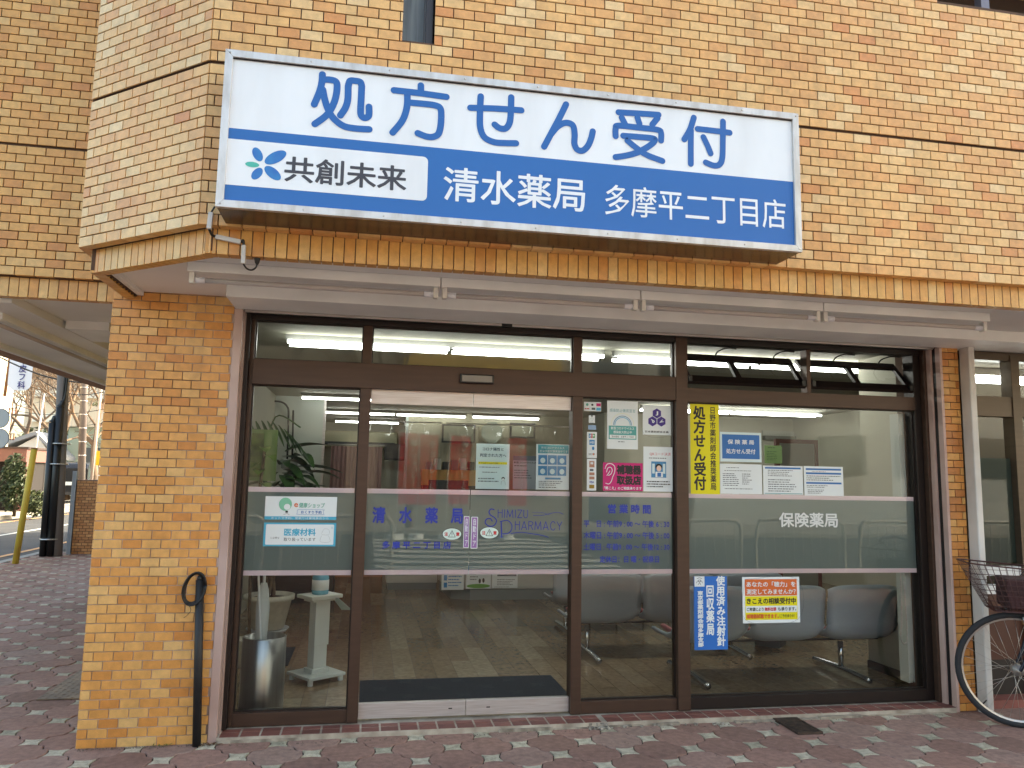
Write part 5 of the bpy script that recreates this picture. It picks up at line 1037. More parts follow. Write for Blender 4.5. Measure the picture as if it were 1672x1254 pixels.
def wheel(cx):
    wz = .343
    wh = bpy.data.objects.new('wheel', None); SC.collection.objects.link(wh); wh.parent = bk
    ring(.325, .019, c=(cx, 0, wz), m_=TY, nm='tyre', par=wh); g = MB()
    for (r0_, r1_, yy) in ((.298, .309, .012),):
        for i in range(48):
            a, b2_ = 2*math.pi*i/48, 2*math.pi*(i+1)/48
            for s in (-1, 1): g.quad((cx+r0_*math.cos(a), s*yy*.7, wz+r0_*math.sin(a)), (cx+r0_*math.cos(b2_), s*yy*.7, wz+r0_*math.sin(b2_)), (cx+r1_*math.cos(b2_), s*yy, wz+r1_*math.sin(b2_)), (cx+r1_*math.cos(a), s*yy, wz+r1_*math.sin(a)))
            g.quad((cx+r0_*math.cos(a), -yy*.7, wz+r0_*math.sin(a)), (cx+r0_*math.cos(b2_), -yy*.7, wz+r0_*math.sin(b2_)), (cx+r0_*math.cos(b2_), yy*.7, wz+r0_*math.sin(b2_)), (cx+r0_*math.cos(a), yy*.7, wz+r0_*math.sin(a)))
    g.build('rim', RIM, wh)
    for i in range(32):
        a = 2*math.pi*i/32; off = (1.25 if (i//2) % 2 else -1.25); s = 1 if i % 2 else -1
        tube('spoke', SPK, [(cx+.028*math.cos(a+off), s*.028, wz+.028*math.sin(a+off)), (cx+.30*math.cos(a), 0, wz+.30*math.sin(a))], .0011, wh, n=4)
    tube('hub', RIM, [(cx, -.05, wz), (cx, -.032, wz), (cx, -.03, wz), (cx, .03, wz), (cx, .032, wz), (cx, .05, wz)], [.012, .012, .034, .034, .012, .012], wh, n=16)
    tube('valve', BLACK, [(cx+.30*math.cos(-2.3), 0, wz+.30*math.sin(-2.3)), (cx+.265*math.cos(-2.3), 0, wz+.265*math.sin(-2.3))], .004, wh)
    return wh
wheel(0); wheel(1.10)
for s in (-1, 1): tube('fork_blade', BF, crom([(0, s*.05, .343), (.035, s*.052, .42), (.10, s*.045, .60), (.16, s*.03, .74)]), [.009, .01, .011, .011, .012, .013, .013, .013, .013, .014, .014, .014, .014, .014, .014, .014, .014, .014, .014][:19], bk)
tube('head_tube', BF, [(.155, 0, .70), (.215, 0, .90)], .019, bk, n=12); tube('stem', RIM, [(.215, 0, .90), (.235, 0, 1.02)], .012, bk)
for P in ([(.17, 0, .74), (.42, 0, .40), (.62, 0, .29)], [(.20, 0, .84), (.45, 0, .52), (.66, 0, .38)]): tube('frame_tube', BF, crom(P), .016, bk, n=12)
for P in ([(.62, 0, .29), (.54, 0, .86)],): tube('seat_tube', BF, P, .015, bk, n=12)
for s in (-1, 1): tube('chain_stay', BF, [(.62, s*.03, .29), (1.10, s*.06, .343)], .009, bk); tube('seat_stay', BF, [(.56, s*.02, .72), (1.10, s*.06, .343)], .008, bk)
tube('handlebar', RIM, crom([(.30, -.28, 1.0), (.24, -.22, 1.03), (.22, -.1, 1.05), (.23, 0, 1.03), (.22, .1, 1.05), (.24, .22, 1.03), (.30, .28, 1.0)]), .011, bk)
for s in (-1, 1): tube('grip', BLACK, [(.29, s*.27, 1.005), (.38, s*.30, .985)], .016, bk); tube('brake_lever', RIM, crom([(.22, s*.2, 1.03), (.20, s*.24, .99), (.24, s*.30, .965)]), .006, bk)
MB().prism([(.44, -.05, .90), (.70, -.10, .90), (.74, 0, .90), (.70, .10, .90), (.44, .05, .90)], (0, 0, .05)).build('saddle', BLACK, bk, bevel=.02)
for s in (-1, 1): tube('crank', RIM, [(.62, s*.05, .29), (.62+s*.12, s*.06, .29-s*.11)], .009, bk); box('pedal', BLACK, .62+s*.12-.04, .62+s*.12+.04, s*.10-.04, s*.10+.04, .29-s*.11-.01, .29-s*.11+.01, bk)
g = MB()
for i in range(13):
    a = math.radians(-12+10*i)
    if i < 12:
        b2_ = math.radians(-12+10*(i+1)); g.quad((.362*math.cos(a), -.028, .343+.362*math.sin(a)), (.362*math.cos(b2_), -.028, .343+.362*math.sin(b2_)), (.362*math.cos(b2_), .028, .343+.362*math.sin(b2_)), (.362*math.cos(a), .028, .343+.362*math.sin(a)))
fd = g.build('front_mudguard', BF, bk, smooth=True); md = fd.modifiers.new('t', 'SOLIDIFY'); md.thickness = .003
tube('brake_cable', BLACK, crom([(.20, .1, 1.0), (.08, .12, .9), (.10, .06, .78), (.14, .05, .70)]), .003, bk)
MB().lathe([(.001, 0), (.03, .0), (.038, .03), (.034, .05), (.001, .05)], (0, 0, 0), 14).build('lamp', CHROME, bk, loc=(.06, -.05, .62))
bs = bpy.data.objects.new('basket', None); SC.collection.objects.link(bs); bs.parent = bk
WIRE = mat('brown_coated_wire', (78, 48, 46), .5); bx0, bx1, bt0, bt1 = -.13, .13, -.27, .165; zb0, zb1, yb0, yb1 = .70, .955, .115, .165
def bpt(u, v, t):      # u along x 0..1, v along y -1..1, t height 0..1
    xl = bx0+(bt0-bx0)*t; xr = bx1+(bt1-bx1)*t; yw = yb0+(yb1-yb0)*t; return (xl+(xr-xl)*u, v*yw, zb0+(zb1-zb0)*t+(.03*(1-u) if t > .9 else 0))
def loop(t, r_, nm):
    P = [bpt(0, -.75, t), bpt(.08, -1, t), bpt(1, -1, t), bpt(1, 1, t), bpt(.08, 1, t), bpt(0, .75, t), bpt(0, -.75, t)]; tube(nm, WIRE, P, r_, bs, n=6)
loop(1, .005, 'basket_rim')
for k in range(1, 8): loop(k/8, .0016, 'basket_wire')
loop(0, .003, 'basket_wire')
for k in range(12):
    u = k/11
    for v in (-1, 1): tube('basket_wire', WIRE, [bpt(u, v, 0), bpt(u, v, 1)], .0018, bs, n=5)
    if k < 9:
        for e in (0, 1): tube('basket_wire', WIRE, [bpt(e, -1+k/4, 0), bpt(e, -1+k/4, 1)], .0018, bs, n=5)
        tube('basket_wire', WIRE, [bpt(0, -1+k/4, 0), bpt(1, -1+k/4, 0)], .0018, bs, n=5)
bag = thing('basket_bag', 'dark maroon bag filling the back of the bicycle basket', 'bag'); bag.location = bk.location; bag.rotation_euler = bk.rotation_euler
MB().prism([(-.06, -.115, .715), (.13, -.115, .715), (.14, -.14, .90), (-.07, -.14, .90)], (0, .25, 0)).build('bag_body', mat('maroon_fabric', (64, 38, 40), .8, var=.3, scale=20, bump=.5), bag, bevel=.012)

# ================================================================= STREET FURNITURE AND FAR SIDE, LEFT
drn = thing('drain_cover', 'small rectangular iron grating set in the pavement in front of the right window', 'drain')
dg = MB(); dg.box(2.53, 2.69, -.45, -.16, -.02, -.008); dg.build('drain_pit', mat('drain_dark', (26, 22, 20), .9), drn)
drn.location = (0, 0, .011)
DI = mat('rusted_iron', (84, 68, 58), .6, .4, rgb2=(52, 44, 40), scale=30)
dg = MB(); dg.box(2.53, 2.69, -.45, -.44, -.008, .003); dg.box(2.53, 2.69, -.17, -.16, -.008, .003); dg.box(2.53, 2.54, -.44, -.17, -.008, .003); dg.box(2.68, 2.69, -.44, -.17, -.008, .003); dg.build('drain_frame', DI, drn)
for k in range(12): box('drain_bar', DI, 2.54, 2.68, -.432+.0225*k, -.421+.0225*k, -.008, .002, drn)
pltm = thing('checker_plate', 'rusty steel checker plate lying on the pavement left of the brick pillar', 'plate')
CP = mat('checker_plate_steel', (128, 108, 88), .55, .4, rgb2=(88, 72, 60), scale=5)
MB().prism([(-2.00, .80, .001), (-1.30, .80, .001), (-1.30, 1.62, .001), (-2.00, 1.62, .001)], (0, 0, .007)).build('plate', CP, pltm)
g = MB()
for i in range(18):
    for j in range(21):
        x_, y_ = -1.985+.038*i, .82+.038*j; s = 1 if (i+j) % 2 else -1; d_ = .011; e_ = .003
        g.add([(x_-d_, y_-d_*s-e_, .0082), (x_-d_, y_-d_*s+e_, .0082), (x_+d_, y_+d_*s+e_, .0082), (x_+d_, y_+d_*s-e_, .0082), (x_, y_, .0105)], [(0, 1, 4), (1, 2, 4), (2, 3, 4), (3, 0, 4)])
g.build('plate_ribs', CP, pltm, kind='stuff')
yp_ = thing('yellow_bollard', 'leaning yellow steel pole at the pavement edge by the side street', 'bollard')
tube('pole_shaft', mat('worn_yellow_paint', (206, 176, 60), .6, rgb2=(176, 146, 60), scale=3), [(-5.325, 8.7, -.05), (-5.205, 8.7, 1.78)], .046, yp_, n=20); tube('pole_cap', mat('cap_brown', (120, 90, 50), .7), [(-5.205, 8.7, 1.78), (-5.203, 8.7, 1.80)], .047, yp_, n=20)
up = thing('utility_pole', 'concrete utility pole with two black cable guards rising from the pavement', 'utility pole')
CONC = mat('pole_concrete', (128, 120, 116), .85, rgb2=(104, 92, 88), scale=2, stretch=(1, 1, .2))
def p3(c, y): return (c[0], y, c[1])
tube('pole_shaft', CONC, [p3((-5.1556, -0.0418), 9.85), p3((-5.3013, 3.2475), 9.85), (2*(-5.3013, 3.2475)[0]-(-5.1556, -0.0418)[0]-.0, 9.85, 7.5)], [.10, .093, .09], up, n=24)
for b0_, b1_, r_, nm in (((-5.3269, 0.0082), (-5.3641, 2.2701), .060, 0), ((-5.2177, 0.0082), (-5.2649, 2.5391), .064, 1)):
    tube('cable_guard', BLACK, [p3(b0_, 9.76), p3(b1_, 9.76)], r_, up, n=14)
    tube('cable_guard_neck', BLACK, crom([p3(b1_, 9.76), (b1_[0]+.03, 9.77, b1_[1]+.10), (b1_[0]+.11-.05*nm, 9.78, b1_[1]+.32), (b1_[0]+.14-.08*nm, 9.78, b1_[1]+1.6)]), [r_]*3+[r_*.7]*4+[.02]*12, up, n=10)
for z in (.28, 1.55, 1.9): tube('steel_band', STEEL, [(-5.27+.035*z, 9.79, z), (-5.27+.035*z, 9.79, z+.02)], .145, up, n=24)
lwl = thing('low_brick_wall', 'low brown-tiled wall end at the far end of the passage', 'wall')
lm = MB().box(-5.03, -4.6, 10.17, 12.5, -.1, 1.29).build('wall_core', JOINT_DARK, lwl)
M_BRN = piece_mats('brown_orange_tile', [(0, (168, 108, 62)), (.5, (188, 126, 74)), (1, (204, 146, 92))])
brick_field(lwl, (-5.03, 10.168, 0), (1, 0), courses(0, .43, 0, 26, .0494, .105, .008), .006, M_BRN, 130)
box('wall_pipe', mat('grey_pvc', (150, 154, 160), .5), -5.11, -5.04, 10.15, 10.22, -.1, 1.45, lwl)
# far side
wb = thing('white_tower_building', 'tall cream building with fine horizontal siding at the left edge', 'building')
WSI = mat('cream_siding', (214, 206, 186), .7)
g = MB().box(-24, -13.6, 21.5, 27.9, 0, 14).build('wall', WSI, wb)
for k in range(60): pass
g = MB()
for k in range(90): g.box(-13.6, -13.57, 21.5, 27.9, .2+.15*k, .33+.15*k); 
for k in range(90): g.box(-24, -13.58, 21.47, 21.5, .2+.15*k, .33+.15*k)
g.build('siding_board', WSI, wb, kind='stuff')
for (x_, z) in ((-17.0, 9.0), (-17.0, 6.5)): w1 = box('window', mat('cream_window_frame', (200, 196, 186), .5), x_, x_+1.6, 21.40, 21.47, z, z+1.2, wb); box('window_pane', GLASS, x_+.1, x_+1.5, 21.38, 21.4, z+.1, z+1.1, w1)
aw = thing('dark_shop_entrance', 'low dark entrance with a red-brown fascia beside the siding building', 'building')
fa, fb2 = (-11.9042, 2.1912), (-11.8647, 1.7368)
box('fascia', mat('red_brown_fascia', (122, 80, 72), .6), -13.55, fa[0], 25.4, 28, fb2[1], fa[1], aw); box('entrance_void', mat('entrance_dark', (30, 22, 20), .8), -13.55, fa[0]-.1, 25.9, 28, .0, fb2[1], aw); box('roof_edge', mat('roof_edge_brown', (60, 40, 36), .6), -13.55, fa[0]+.06, 25.35, 28, fa[1], fa[1]+.07, aw); box('side_post', MATS['red_brown_fascia'], fa[0]-.16, fa[0], 25.5, 25.7, 0, fb2[1], aw); box('counter_light', mat('shelf_pale', (150, 150, 150), .6), -13.5, fa[0]-.5, 25.85, 25.9, 1.9, 2.0, aw)
hs = thing('clinic_signboard', 'white vertical clinic signboard with dark lettering hung on an orange frame', 'signboard')
sa, sb2 = (-11.3515, 6.2548), (-10.6156, 3.9536)
rect('board', mat('signboard_white', (232, 232, 238), .5), (sa[0]+.05, sb2[0], sb2[1], sa[1]), 22, hs, radius=.22); vtext('lettering', '多摩平皮フ科', mat('sign_indigo', (50, 52, 120), .5), ((-10.9993, 4.685)[0], (-10.7867, 4.6945)[0], (-10.8685, 4.0025)[1], (-11.0045, 5.556)[1]), 21.97, hs, bold=.02)
tube('sign_frame', mat('orange_rust', (150, 104, 70), .6), [(sa[0]-.02, 22.05, sb2[1]-.2), (sa[0]+.1, 22.05, sa[1]+.5)], .05, hs); box('board_back', mat('signboard_white', (232, 232, 238), .5), sa[0]+.15, sb2[0]-.1, 22.01, 22.08, sb2[1]+.15, sa[1]-.1, hs)
for (u_, c_, lab) in ((0, (-10.5477, 2.9295), 'upper round grey plate at the left edge of the photo'), (1, (-10.5108, 2.3419), 'lower round grey plate at the left edge of the photo')):
    t = thing('round_plate_sign', lab, 'sign'); flatpoly(MB(), ell(c_[0], c_[1], .22, .27), 20).build('plate', mat('plate_grey', (150, 156, 160), .4), t); flatpoly(MB(), ell(c_[0], c_[1], .24, .29), 20.01).build('plate_rim', GRY, t)
for c_, lab in (((-10.6739, 3.2231), 'upper small wooden lantern frame beside the siding'), ((-10.6551, 2.4413), 'lower small wooden lantern frame beside the siding')):
    t = thing('lantern_box', lab, 'lantern'); g = MB()
    for a, b_, c2_, d_ in ((-.10, -.075, -.1, .1), (.075, .10, -.1, .1), (-.1, .1, -.10, -.08), (-.1, .1, .08, .10), (-.012, .012, -.1, .1)): g.box(c_[0]+a, c_[0]+b_, 21, 21.04, c_[1]+c2_, c_[1]+d_)
    g.build('lantern_frame', mat('lantern_wood', (140, 90, 60), .6), t)
# white gabled house
hh = thing('white_gabled_house', 'white gabled house with a grey roof across the side street', 'house'); hy = 42
h0, h1, h2, h3 = (-18.6567, 1.3529), (-17.2422, 1.3807), (-17.9956, 3.3205), (-17.3215, 2.3227)
MB().prism([(h0[0]-1, hy, .0), (h1[0], hy, .0), (h1[0], hy, h3[1]), (h2[0], hy, h2[1]), (h0[0]-1, hy, h0[1]+.9)], (0, 9, 0)).build('wall', mat('bright_white_wall', (228, 226, 220), .7), hh)
MB().prism([(h0[0]-4, hy-.3, h2[1]-1.9), (h2[0], hy-.3, h2[1]+.05), (h2[0], hy-.3, h2[1]+.25), (h0[0]-4, hy-.3, h2[1]-1.6)], (0, 9.6, 0)).build('roof', mat('slate_grey_roof', (150, 152, 156), .6), hh); MB().prism([(h2[0], hy-.3, h2[1]+.05), (h1[0]+.6, hy-.3, h3[1]-.3), (h1[0]+.6, hy-.3, h3[1]-.1), (h2[0], hy-.3, h2[1]+.25)], (0, 9.6, 0)).build('roof', MATS['slate_grey_roof'], hh)
g2 = thing('grey_house', 'low pale house with a green side wall behind the parked cars', 'house'); box('wall', mat('pale_green_wall', (160, 176, 160), .7), h1[0]+.1, h1[0]+3.4, 44, 50, 0, 4.0, g2); MB().prism([(h1[0], 43.5, 4.0), (h1[0]+3.6, 43.5, 4.0), (h1[0]+3.0, 43.5, 5.2), (h1[0]+.3, 43.5, 5.2)], (0, 7, 0)).build('roof', WSI, g2); w1 = box('window', mat('dark_window_frame', (70, 80, 84), .4), h1[0]+.8, h1[0]+2.4, 43.95, 44.02, 1.6, 2.8, g2)
fb = thing('far_apartment_block', 'pale beige apartment block behind the bare trees', 'building')
box('wall', mat('beige_block_wall', (226, 204, 176), .8), -40, -17, 95, 110, 0, 14, fb); box('wall', mat('yellow_block_wall', (222, 206, 160), .8), -17, -9, 100, 112, 0, 11, fb)
for k in range(6):
    for j in range(4):
        w1 = box('window', mat('far_window', (150, 152, 150), .4), -31+3.4*k, -29.2+3.4*k, 94.9, 95.02, 2+3*j, 3.5+3*j, fb)
    box('balcony', mat('balcony_white', (236, 226, 206), .7), -39, -18, 94.2, 95, 1.1+3*(k % 4), 1.9+3*(k % 4)+.2, fb) if k < 4 else None
# planter and shrub
pot = thing('terracotta_planter', 'terracotta planter with a small bush on the far pavement', 'planter', ((-11.8473, 0.1203)[0], 22, 0)); MB().lathe([(.001, 0), (.28, 0), (.40, .55), (.44, .55), (.44, .62), (.36, .62), (.001, .55)], n=20).build('pot', mat('terracotta', (180, 98, 66), .8), pot, smooth=True)
def leafball(name, m_, par, c, r3, n, s, seed=1):
    rr2 = random.Random(seed); g = MB()
    for i in range(n):
        a = rr2.uniform(0, 2*math.pi); zc = rr2.uniform(-1, 1); q = rr2.random()**.4; cr = math.sqrt(1-zc*zc)
        p = Vector((c[0]+r3[0]*q*cr*math.cos(a), c[1]+r3[1]*q*cr*math.sin(a), c[2]+r3[2]*q*zc)); d = Vector((rr2.gauss(0, 1), rr2.gauss(0, 1), rr2.gauss(0, 1))).normalized(); e = d.orthogonal().normalized(); f_2 = d.cross(e); k = s*rr2.uniform(.6, 1.3)
        g.quad(p-e*k, p-f_2*k*.5, p+e*k, p+f_2*k*.5)
    return g.build(name, m_, par)
DG = mat('dark_shrub_leaf', (46, 62, 34), .6, rgb2=(70, 80, 44), scale=3); DG2 = mat('olive_leaf', (84, 92, 52), .7, rgb2=(60, 70, 40), scale=3)
leafball('foliage', DG, pot, (0, 0, 1.0), (.45, .45, .5), 500, .06, 3); tube('stem', TRK, [(0, 0, .5), (0, 0, 1.0)], .03, pot)
sh = thing('dark_shrub', 'dark round shrub beside the brown entrance across the street', 'shrub', ((-10.7472, 0.8219)[0], 22.0, 0)); leafball('foliage', DG, sh, (-.1, 0, 1.05), (.36, .4, .95), 1500, .07, 5); tube('trunk', TRK, [(0, 0, 0), (0, 0, 1.0)], .05, sh)
sh2 = thing('low_shrub', 'lower olive shrub at the foot of the yellow pole view', 'shrub', ((-10.3043, 0.3532)[0], 22.4, 0)); leafball('foliage', DG2, sh2, (0, 0, .4), (.45, .4, .42), 900, .06, 6); tube('trunk', TRK, [(0, 0, 0), (0, 0, .4)], .03, sh2)
fnc = thing('street_guard_fence', 'low dark grey guard fence along the far kerb', 'fence'); 
for k in range(9): box('fence_post', mat('fence_grey', (86, 86, 88), .6), -11.6, -11.5, 30+2*k, 30.1+2*k, 0, .6, fnc)
for z in (.2, .5): box('fence_rail', MATS['fence_grey'], -11.58, -11.52, 30, 46.1, z, z+.08, fnc)

# grit and weeds along the wall foot
GRM = mat('street_grit', (120, 110, 96), .95, rgb2=(70, 62, 54), scale=50)
g = MB()
for k in range(520):
    q = R.random()
    if q < .35: x_, y_ = R.uniform(-1.44, -.74), -.165-abs(R.gauss(0, .02))
    elif q < .8: x_, y_ = R.uniform(-.74, 3.9), -.20-abs(R.gauss(0, .02))
    else: x_, y_ = R.uniform(-1.6, 4.0), R.uniform(-1.0, -.2)
    e_ = R.uniform(.0015, .005); a_ = R.uniform(0, 3); c_, s_ = math.cos(a_)*e_, math.sin(a_)*e_
    g.add([(x_+c_, y_+s_, .001), (x_-s_, y_+c_, .001), (x_-c_, y_-s_, .001), (x_+s_, y_-c_, .001), (x_, y_, .001+e_*.8)], [(0, 1, 4), (1, 2, 4), (2, 3, 4), (3, 0, 4)])
tag(g.build('grit', GRM), 'fine grit gathered along the wall foot', 'grit', kind='stuff')
wd1 = thing('weed', 'tiny green weed at the foot of the left brick pillar', 'weed', (-1.02, -.17, 0))
for k in range(14): leaf(wd1, (R.uniform(-.04, .04), R.uniform(-.01, .01), .002), (R.gauss(0, 1), R.gauss(0, .6), .6), R.uniform(.015, .03), .006, .003, LEAF2)
wd2 = thing('dead_leaves', 'clump of dry brown leaves at the foot of the pink shutter rail', 'leaves', (-.77, -.19, 0))
for k in range(16): leaf(wd2, (R.uniform(-.05, .05), R.uniform(-.02, .02), .004), (R.gauss(0, 1), R.gauss(0, 1), .3), R.uniform(.015, .03), .012, .003, mat('dry_leaf', (110, 78, 50), .8))
# cars
TYC = mat('car_tyre', (24, 24, 26), .8); CG = mat('car_window', (36, 44, 50), .12, .0); HUBC = mat('hubcap', (190, 190, 194), .35, .6); RL = mat('tail_lamp_red', (210, 30, 30), .3)
def car(x, y, rz, prof, wins, wd, m_, lab, L, wr=.29, lamp=True):
    t = thing('parked_car', lab, 'car', (x, y, 0), rz, 'cars parked across the street')
    P = crom([(*p, 0) for p in prof], 3); g = MB()
    n = len(P); ys_ = [(-wd/2, .93), (-wd/2+.09, 1.0), (wd/2-.09, 1.0), (wd/2, .93)]
    cz = .75
    for yy, s in ys_:
        for p in P: g.v.append((p[0]*(1 if s == 1 else .985), yy, cz+(p[1]-cz)*s))
    for q in range(3):
        for i in range(n-1): a = q*n+i; g.f.append((a, a+1, a+1+n, a+n)); g.m.append(0)
        g.f.append((q*n+n-1, q*n, (q+1)*n, (q+1)*n+n-1)); g.m.append(0)
    g.f.append(tuple(range(n))); g.m.append(0); g.f.append(tuple(reversed(range(3*n, 4*n)))); g.m.append(0)
    g.build('body', m_, t, bevel=.03)
    for wn in wins:
        for s in (-1, 1): MB().prism([(a, s*(wd/2+.004), b) for a, b in wn], (0, -s*.06, 0)).build('side_window', CG, t)
    zt = max(p[1] for p in prof)
    MB().prism([(-L/2-.004+.10, -wd/2+.12, zt*.62), (-L/2-.004+.10, wd/2-.12, zt*.62), (-L/2+.17, wd/2-.2, zt*.93), (-L/2+.17, -wd/2+.2, zt*.93)], (-.03, 0, 0)).build('rear_window', CG, t)
    for cx in (-L/2+.62, L/2-.65):
        for s in (-1, 1):
            wh = MB(); c = Vector((cx, s*(wd/2-.09), wr)); ring_ = [(0, 0)]
            tube('wheel', TYC, [c-Vector((0, .1, 0)), c+Vector((0, .1, 0))], wr, t, n=24); tube('hubcap', HUBC, [c+Vector((0, s*.098, 0)), c+Vector((0, s*.112, 0))], wr*.66, t, n=12)
    for s in (-1, 1): box('tail_lamp', RL, -L/2-.03+.02, -L/2+.12, s*(wd/2-.12)-.09, s*(wd/2-.12)+.09, zt*.48, zt*.64, t)
    box('number_plate', W, -L/2-.03, -L/2+.0, -.16, .16, zt*.40, zt*.49, t)
    box('bumper', mat('bumper_dark', (60, 58, 60), .6), -L/2-.03, -L/2+.1, -wd/2+.06, wd/2-.06, .28, .42, t)
    return t
PINKC = mat('car_pink', (206, 168, 186), .25, .2)
xc = (-17.0059, 0.4308)
car(xc[0]+1.45, 40.3, math.radians(14), [(-1.72, .30), (-1.72, .85), (-1.62, 1.05), (-1.45, 1.52), (.2, 1.60), (.85, 1.45), (1.25, 1.0), (1.70, .82), (1.74, .35), (1.7, .28)], [[(-1.35, 1.08), (-1.22, 1.42), (-.45, 1.46), (-.45, 1.05)], [(-.35, 1.05), (-.35, 1.46), (.30, 1.46), (.85, 1.05)]], 1.55, PINKC, 'small rounded pink car parked beyond the side street', 3.44)
xv = (-14.6477, 0.5103)
car(xv[0]-.15, 38.6, math.radians(104), [(-2.1, .35), (-2.12, 1.0), (-1.95, 1.80), (.9, 1.86), (1.5, 1.2), (2.05, 1.0), (2.1, .4), (2.05, .3)], [[(-1.75, 1.15), (-1.7, 1.62), (-.6, 1.65), (-.6, 1.15)], [(-.5, 1.15), (-.5, 1.65), (.4, 1.65), (.4, 1.15)], [(.5, 1.15), (.5, 1.62), (.85, 1.6), (1.2, 1.15)]], 1.55, mat('car_charcoal', (42, 44, 50), .25, .4), 'dark van with red tail lamps parked behind the utility pole', 4.2, wr=.34)
xw = (-15.7482, 0.3631)
car(xw[0], 46, math.radians(70), [(-1.7, .30), (-1.7, .85), (-1.5, 1.45), (.9, 1.5), (1.4, .95), (1.7, .85), (1.7, .3)], [[(-1.3, 1.0), (-1.2, 1.36), (0, 1.38), (0, 1.0)], [(.1, 1.0), (.1, 1.38), (.8, 1.36), (1.0, 1.0)]], 1.5, mat('car_white', (220, 224, 228), .3), 'white car partly hidden behind the second pole', 3.4)

# bare trees
BARK = mat('bare_branch', (128, 104, 84), .9, rgb2=(100, 84, 70), scale=2)
def bare_tree(x, y, h, seed, label, spread=1.0, group='bare street trees', trunk=.16, m_=None, depth=6, twig=(3, 3, 4)):
    rr2 = random.Random(seed); t = thing('bare_tree', label, 'tree', (x, y, -.1), 0, group); g = MB(); tk = MB()
    def grow(p, d, L, r_, lev):
        n = 3; P = [p]; q = p; dd = d
        for i in range(n): dd = (dd+Vector((rr2.gauss(0, .12), rr2.gauss(0, .12), rr2.gauss(.03, .08)))).normalized(); q = q+dd*L/n; P.append(q)
        (tk if lev <= 1 else g).tube(P, [r_*(1-.35*i/n) for i in range(n+1)], 6 if lev < 2 else (4 if lev < 4 else 3), caps=False)
        if lev >= depth: return
        k = 3 if lev < 2 else rr2.choice(twig)
        for i in range(k):
            a = 2*math.pi*(i+rr2.random()*.6)/k; o = dd.orthogonal().normalized(); o2 = dd.cross(o); sp = rr2.uniform(.35, .85)*spread
            nd = (dd+(o*math.cos(a)+o2*math.sin(a))*sp+Vector((0, 0, .10))).normalized(); grow(P[-1] if i else P[-2], nd, L*rr2.uniform(.62, .82), r_*.56, lev+1)
    grow(Vector((0, 0, 0)), Vector((0, 0, 1)), h*.30, trunk, 0)
    tk.build('trunk', m_ or BARK, t, smooth=True); g.build('crown', m_ or BARK, t, smooth=True); return t
tx = [((-20.3095, 4.0197)[0], 48, 13, 'bare tree with upright reddish twigs behind the clinic signboard'), ((-15.558, 3.68)[0], 40, 11, 'bare tree with drooping twigs between the two poles'), ((-12.3279, 2.8457)[0], 34, 9.5, 'bare tree closest to the brick pillar edge'), ((-24.5469, 4.7358)[0], 62, 14, 'farther bare tree behind the utility pole'), ((-31.1348, 8.2776)[0], 70, 15, 'farther bare tree behind the white house')]
for i, (x_, y_, h_, lab) in enumerate(tx): bare_tree(x_, y_, h_, 11+i, lab, spread=1.0, trunk=.2, depth=6, twig=(4, 4, 3))
cn = thing('evergreen_tree', 'dull green evergreen between the second pole and the brick pillar', 'tree', ((-19.7027, 0.1115)[0], 57, 0)); leafball('foliage', DG2, cn, (0, 0, 3.6), (2.6, 2, 3.0), 3500, .16, 9); tube('trunk', TRK, [(0, 0, 0), (0, 0, 3)], .2, cn)
hd = thing('evergreen_hedge', 'dull green bushes behind the cars, left of the utility pole', 'hedge', ((-23.55, -0.0342)[0], 64, 0)); leafball('foliage', DG2, hd, (0, 0, 3.0), (5.0, 2, 2.6), 3800, .2, 12); tube('trunk', TRK, [(0, 0, 0), (0, 0, 2)], .2, hd)
for (u_, yy, r_, lab) in ((136, 26, .17, 'second thick grey utility pole behind the bare branches'), ):
    b0, b1 = (-10.1811, 0.761), (-10.337, 4.8125)
    t = thing('utility_pole', lab, 'utility pole'); tube('pole_shaft', CONC, [(b0[0], 26, 0), (b1[0]-.35, 26, 10)], [.13, .11], t, n=16)
    for z in range(12): tube('pole_band', ALU, [(b0[0]+(b1[0]-.35-b0[0])*(2+.5*z)/10, 26, 2+.5*z), (b0[0]+(b1[0]-.35-b0[0])*(2+.5*z)/10, 26, 2.03+.5*z)], .135, t, n=16)
tp = thing('thin_post', 'thin pale post right of the second utility pole', 'post'); q0 = (-10.5575, 0.7205); tube('post_shaft', mat('pale_post', (176, 160, 150), .6), [(q0[0], 28, 0), (q0[0]+.1, 28, 5.2)], .055, tp)
tp = thing('thin_post', 'thin white post just behind the yellow pole', 'post'); q0 = (-13.5117, 2.0088); tube('post_shaft', ALU, [(q0[0], 30, 0), (q0[0]+.25, 30, 4.6)], .035, tp)
ys2 = thing('yellow_sign', 'small yellow warning sign glimpsed beside the brick pillar', 'sign'); q0 = (-10.9294, 1.9928); box('plate', mat('sign_bright_yellow', (226, 186, 40), .5), q0[0]-.14, q0[0]+.12, 30, 30.03, q0[1]-.3, q0[1]+.3, ys2); tube('post_shaft', ALU, [(q0[0], 30.05, 0), (q0[0], 30.05, q0[1])], .04, ys2)
